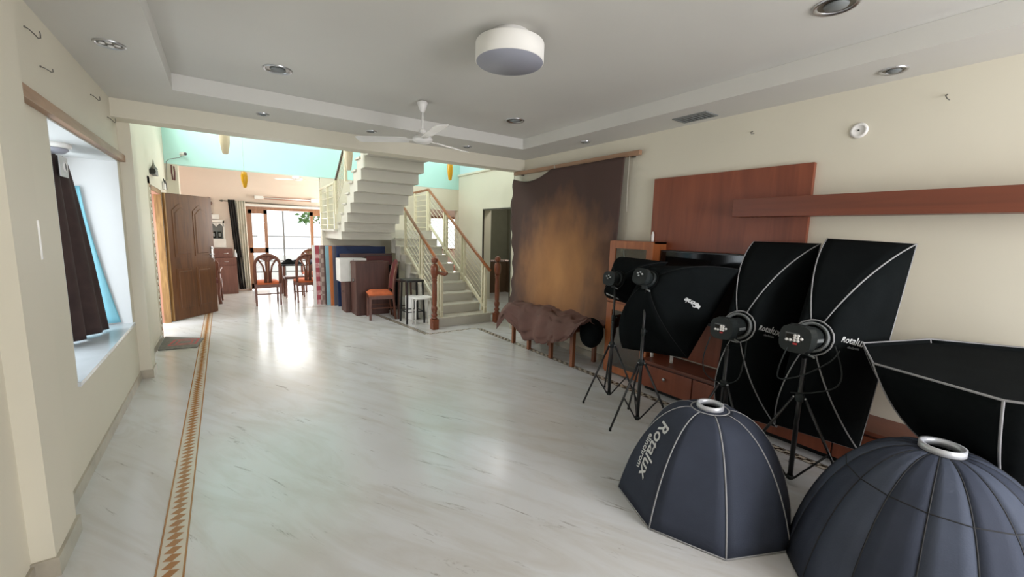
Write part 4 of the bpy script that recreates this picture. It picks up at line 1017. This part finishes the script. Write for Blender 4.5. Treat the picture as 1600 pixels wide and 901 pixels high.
def surf_text(body, size, mat, root, surf, i, s0, u0, dirx, name='printed_logo', shear=.3, lift=.005, spacing=1.0, iters=1):
    """lettering laid on the cloth: x advances along dirx (world) measured on the local tangent plane, then snapped to the panel"""
    e = 1e-3
    def basis(s, u):
        a = (surf(i, s+e, u)-surf(i, s-e, u))/(2*e); b = (surf(i, s, u+e)-surf(i, s, u-e))/(2*e); return a, b
    P0 = surf(i, s0, u0); a, b = basis(s0, u0); nn = a.cross(b).normalized()
    if nn.dot(V(0, 0, HC)-P0) < 0: nn = -nn
    ux = V(*dirx); ux = (ux-nn*ux.dot(nn)).normalized(); uy = nn.cross(ux)
    def fn(x, y, z):
        tgt = P0+ux*x+uy*y; s, u = s0, u0
        for _ in range(iters):
            a, b = basis(s, u); d = tgt-surf(i, s, u); d = d-nn*d.dot(nn)
            aa, ab, bb = a.dot(a), a.dot(b), b.dot(b); da, db = d.dot(a), d.dot(b); D = aa*bb-ab*ab
            s += (da*bb-db*ab)/D; u += (db*aa-da*ab)/D
        return surf(i, s, u)+nn*(lift+z)
    return text_obj(name, body, size, mat, root, fn, shear, .0006, spacing)
surf_text('Rotalux', .060, LTEXT, ta, sa, 1, .50, .50, (0, -1, 0))
surf_text('elinchrom', .022, DTEXT, ta, sa, 1, .54, .55, (0, -1, 0), shear=0)
surf_text('Rotalux', .060, LTEXT, tb, sb, 1, .50, .50, (0, -1, 0))
surf_text('elinchrom', .022, DTEXT, tb, sb, 1, .54, .55, (0, -1, 0), shear=0)
flash_head('black flash head with white buttons on the left strip softbox', (2.925, 1.405, .895), (-1, -.03, .05), .24, .072)
flash_head('black flash head with white buttons on the right strip softbox nearest the camera', (2.915, .960, .915), (-1, .0, .1), .25, .080)
light_stand('black light stand under the left strip softbox flash head', 2.80, 1.40, .50, .775, .24, (120, 255, 10))
light_stand('black light stand under the right strip softbox flash head, nearest the camera', 2.80, .945, .56, .81, .31, (112, 275, 20))
def cable(label, pts, r=.004):
    P = []; pts = [V(*p) for p in pts]
    for k in range(len(pts)-1):
        p0, p1, p2, p3 = pts[max(k-1, 0)], pts[k], pts[k+1], pts[min(k+2, len(pts)-1)]
        for j in range(8):
            t = j/8; P.append(.5*((2*p1)+(p2-p0)*t+(2*p0-5*p1+4*p2-p3)*t*t+(3*p1-p0-3*p2+p3)*t**3))
    P.append(pts[-1]); tag(MB().tube(P, r, 6).build('power_cable', BPL), label, 'cable')
cable('black cable looping below the left strip softbox flash head', [(2.64, 1.44, .85), (2.63, 1.47, .70), (2.66, 1.46, .58), (2.72, 1.38, .53), (2.72, 1.28, .58), (2.74, 1.26, .70), (2.84, 1.30, .82)])
cable('black cable looping below the right strip softbox flash head', [(2.63, .98, .89), (2.60, 1.0, .76), (2.62, .99, .70), (2.70, .90, .74), (2.80, .82, .82), (2.86, .80, .88)])
cable('second black cable drooping beside the right stand', [(2.88, .83, .90), (2.84, .77, .76), (2.80, .78, .68), (2.74, .87, .63), (2.70, .96, .61)])

# --- softboxes on the two left stands
SR = [(2.90, 2.38, .50), (2.90, 1.745, .575), (3.12, 1.53, 1.275), (3.12, 2.14, 1.22)]
t2, s2 = softbox('square_softbox', 'black square softbox on the second tripod, hanging in front of the television', (2.70, 2.0, 1.165), (.85, -.05, -.45), .06, SR, [BLACKF], a=.8, pr=.002, pipe=DPIPE, collar=.02, ringmat=BPL)
def surf_patch(name, mat, root, surf, i, s0, s1, u0, u1, lift=.006):
    m = MB(); nn = (surf(i, s0+.01, u0)-surf(i, s0, u0)).cross(surf(i, s0, u0+.01)-surf(i, s0, u0)).normalized()
    if nn.dot(V(0, 0, HC)-surf(i, s0, u0)) < 0: nn = -nn
    m.grid(lambda a, b: surf(i, s0+(s1-s0)*a, u0+(u1-u0)*b)+nn*lift, 3, 3); return m.build(name, mat, root, True)
surf_patch('square_emblem', LTEXT, t2, s2, 1, .765, .825, .47, .51)
surf_text('Genie', .058, LTEXT, t2, s2, 1, .72, .49, (-.75, .5, .45), shear=.45, spacing=.9)
SQ = [(3.12, 2.78, .885), (3.12, 2.50, .86), (3.16, 2.16, 1.285), (3.16, 2.68, 1.30)]
t1, s1 = softbox('square_softbox', 'smaller black softbox on the first tripod, in front of the glass cabinet', (2.90, 2.48, 1.11), (.95, -.1, -.2), .06, SQ, [BLACKF], a=.9, pr=.002, pipe=DPIPE, collar=.02, ringmat=BPL)
surf_text('Genie', .07, LTEXT, t1, s1, 0, .66, .55, (0, .92, .35), shear=.45, spacing=.9)
flash_head('small black flash head on the first tripod, before the glass cabinet', (2.90, 2.48, 1.11), (-1, -.05, .12), .13, .062, False)
flash_head('small black flash head on the second tripod, before the television', (2.70, 2.0, 1.165), (-.95, -.05, .3), .13, .062, False)
light_stand('black tripod stand farthest left, in front of the glass cabinet', 2.86, 2.47, .51, 1.03, .28, (170, 290, 50))
light_stand('black tripod stand second from left, in front of the media unit', 2.66, 1.99, .51, 1.09, .28, (173, 293, 53))

# --- octagonal softboxes on the floor
cx, cy, Rr = 2.19, 1.161, .466
ph = math.atan2(1.17-cy, 1.71-cx)
rim = [(cx+Rr*math.cos(ph+k*PI/4), cy+Rr*math.sin(ph+k*PI/4), .008) for k in range(8)]
tc, sc_ = softbox('octagonal_softbox', 'dark octagonal softbox standing face down on the marble floor, centre right', (2.20, 1.165, .55), (0, 0, -1), .062, rim, [NAVYF], a=1.15, pr=.004, collar=.035)
surf_text('Rotalux', .105, LTEXT, tc, sc_, 7, .60, .48, (-.45, .1, -.8), lift=.006, iters=4)
surf_text('elinchrom', .05, LTEXT, tc, sc_, 7, .66, .30, (-.45, .1, -.8), shear=0, lift=.006, iters=4)
dx, dy, dR = 2.385, .285, .478
rim = [(dx+dR*math.cos(k*PI/8+.1), dy+dR*math.sin(k*PI/8+.1), .008) for k in range(16)]
td, sd = softbox('deep_octagonal_softbox', 'deep dark sixteen-panel softbox standing face down at the bottom right corner', (2.385, .285, .655), (0, 0, -1), .064, rim, [GREYF, NAVYF], a=1.22, pr=.003, pipe=DPIPE, collar=.006, seam_t=.45, ns=3)
ec = (2.979, .118); 
rim = [(3.01, .739, .921), (2.562, .579, .918), (2.358, .149, .929), (2.517, -.299, .948), (2.947, -.503, .964), (3.396, -.343, .967), (3.60, .087, .956), (3.44, .535, .937)]
te, se = softbox('octagonal_softbox', 'large black octagonal softbox lying open side up like a bowl at the right edge', (2.98, .12, .46), (0, 0, 1), .075, rim, [BLACKF], a=1.0, pr=.005, collar=.03, front=BLACKF)
flash_head('black flash head under the upturned octagonal softbox', (2.98, .12, .455), (0.02, .02, -1), .20, .08, False, up=(0, 1, 0))
light_stand('low black light stand carrying the upturned octagonal softbox', 2.98, .12, .16, .25, .26, (20, 140, 260), hz=.04)
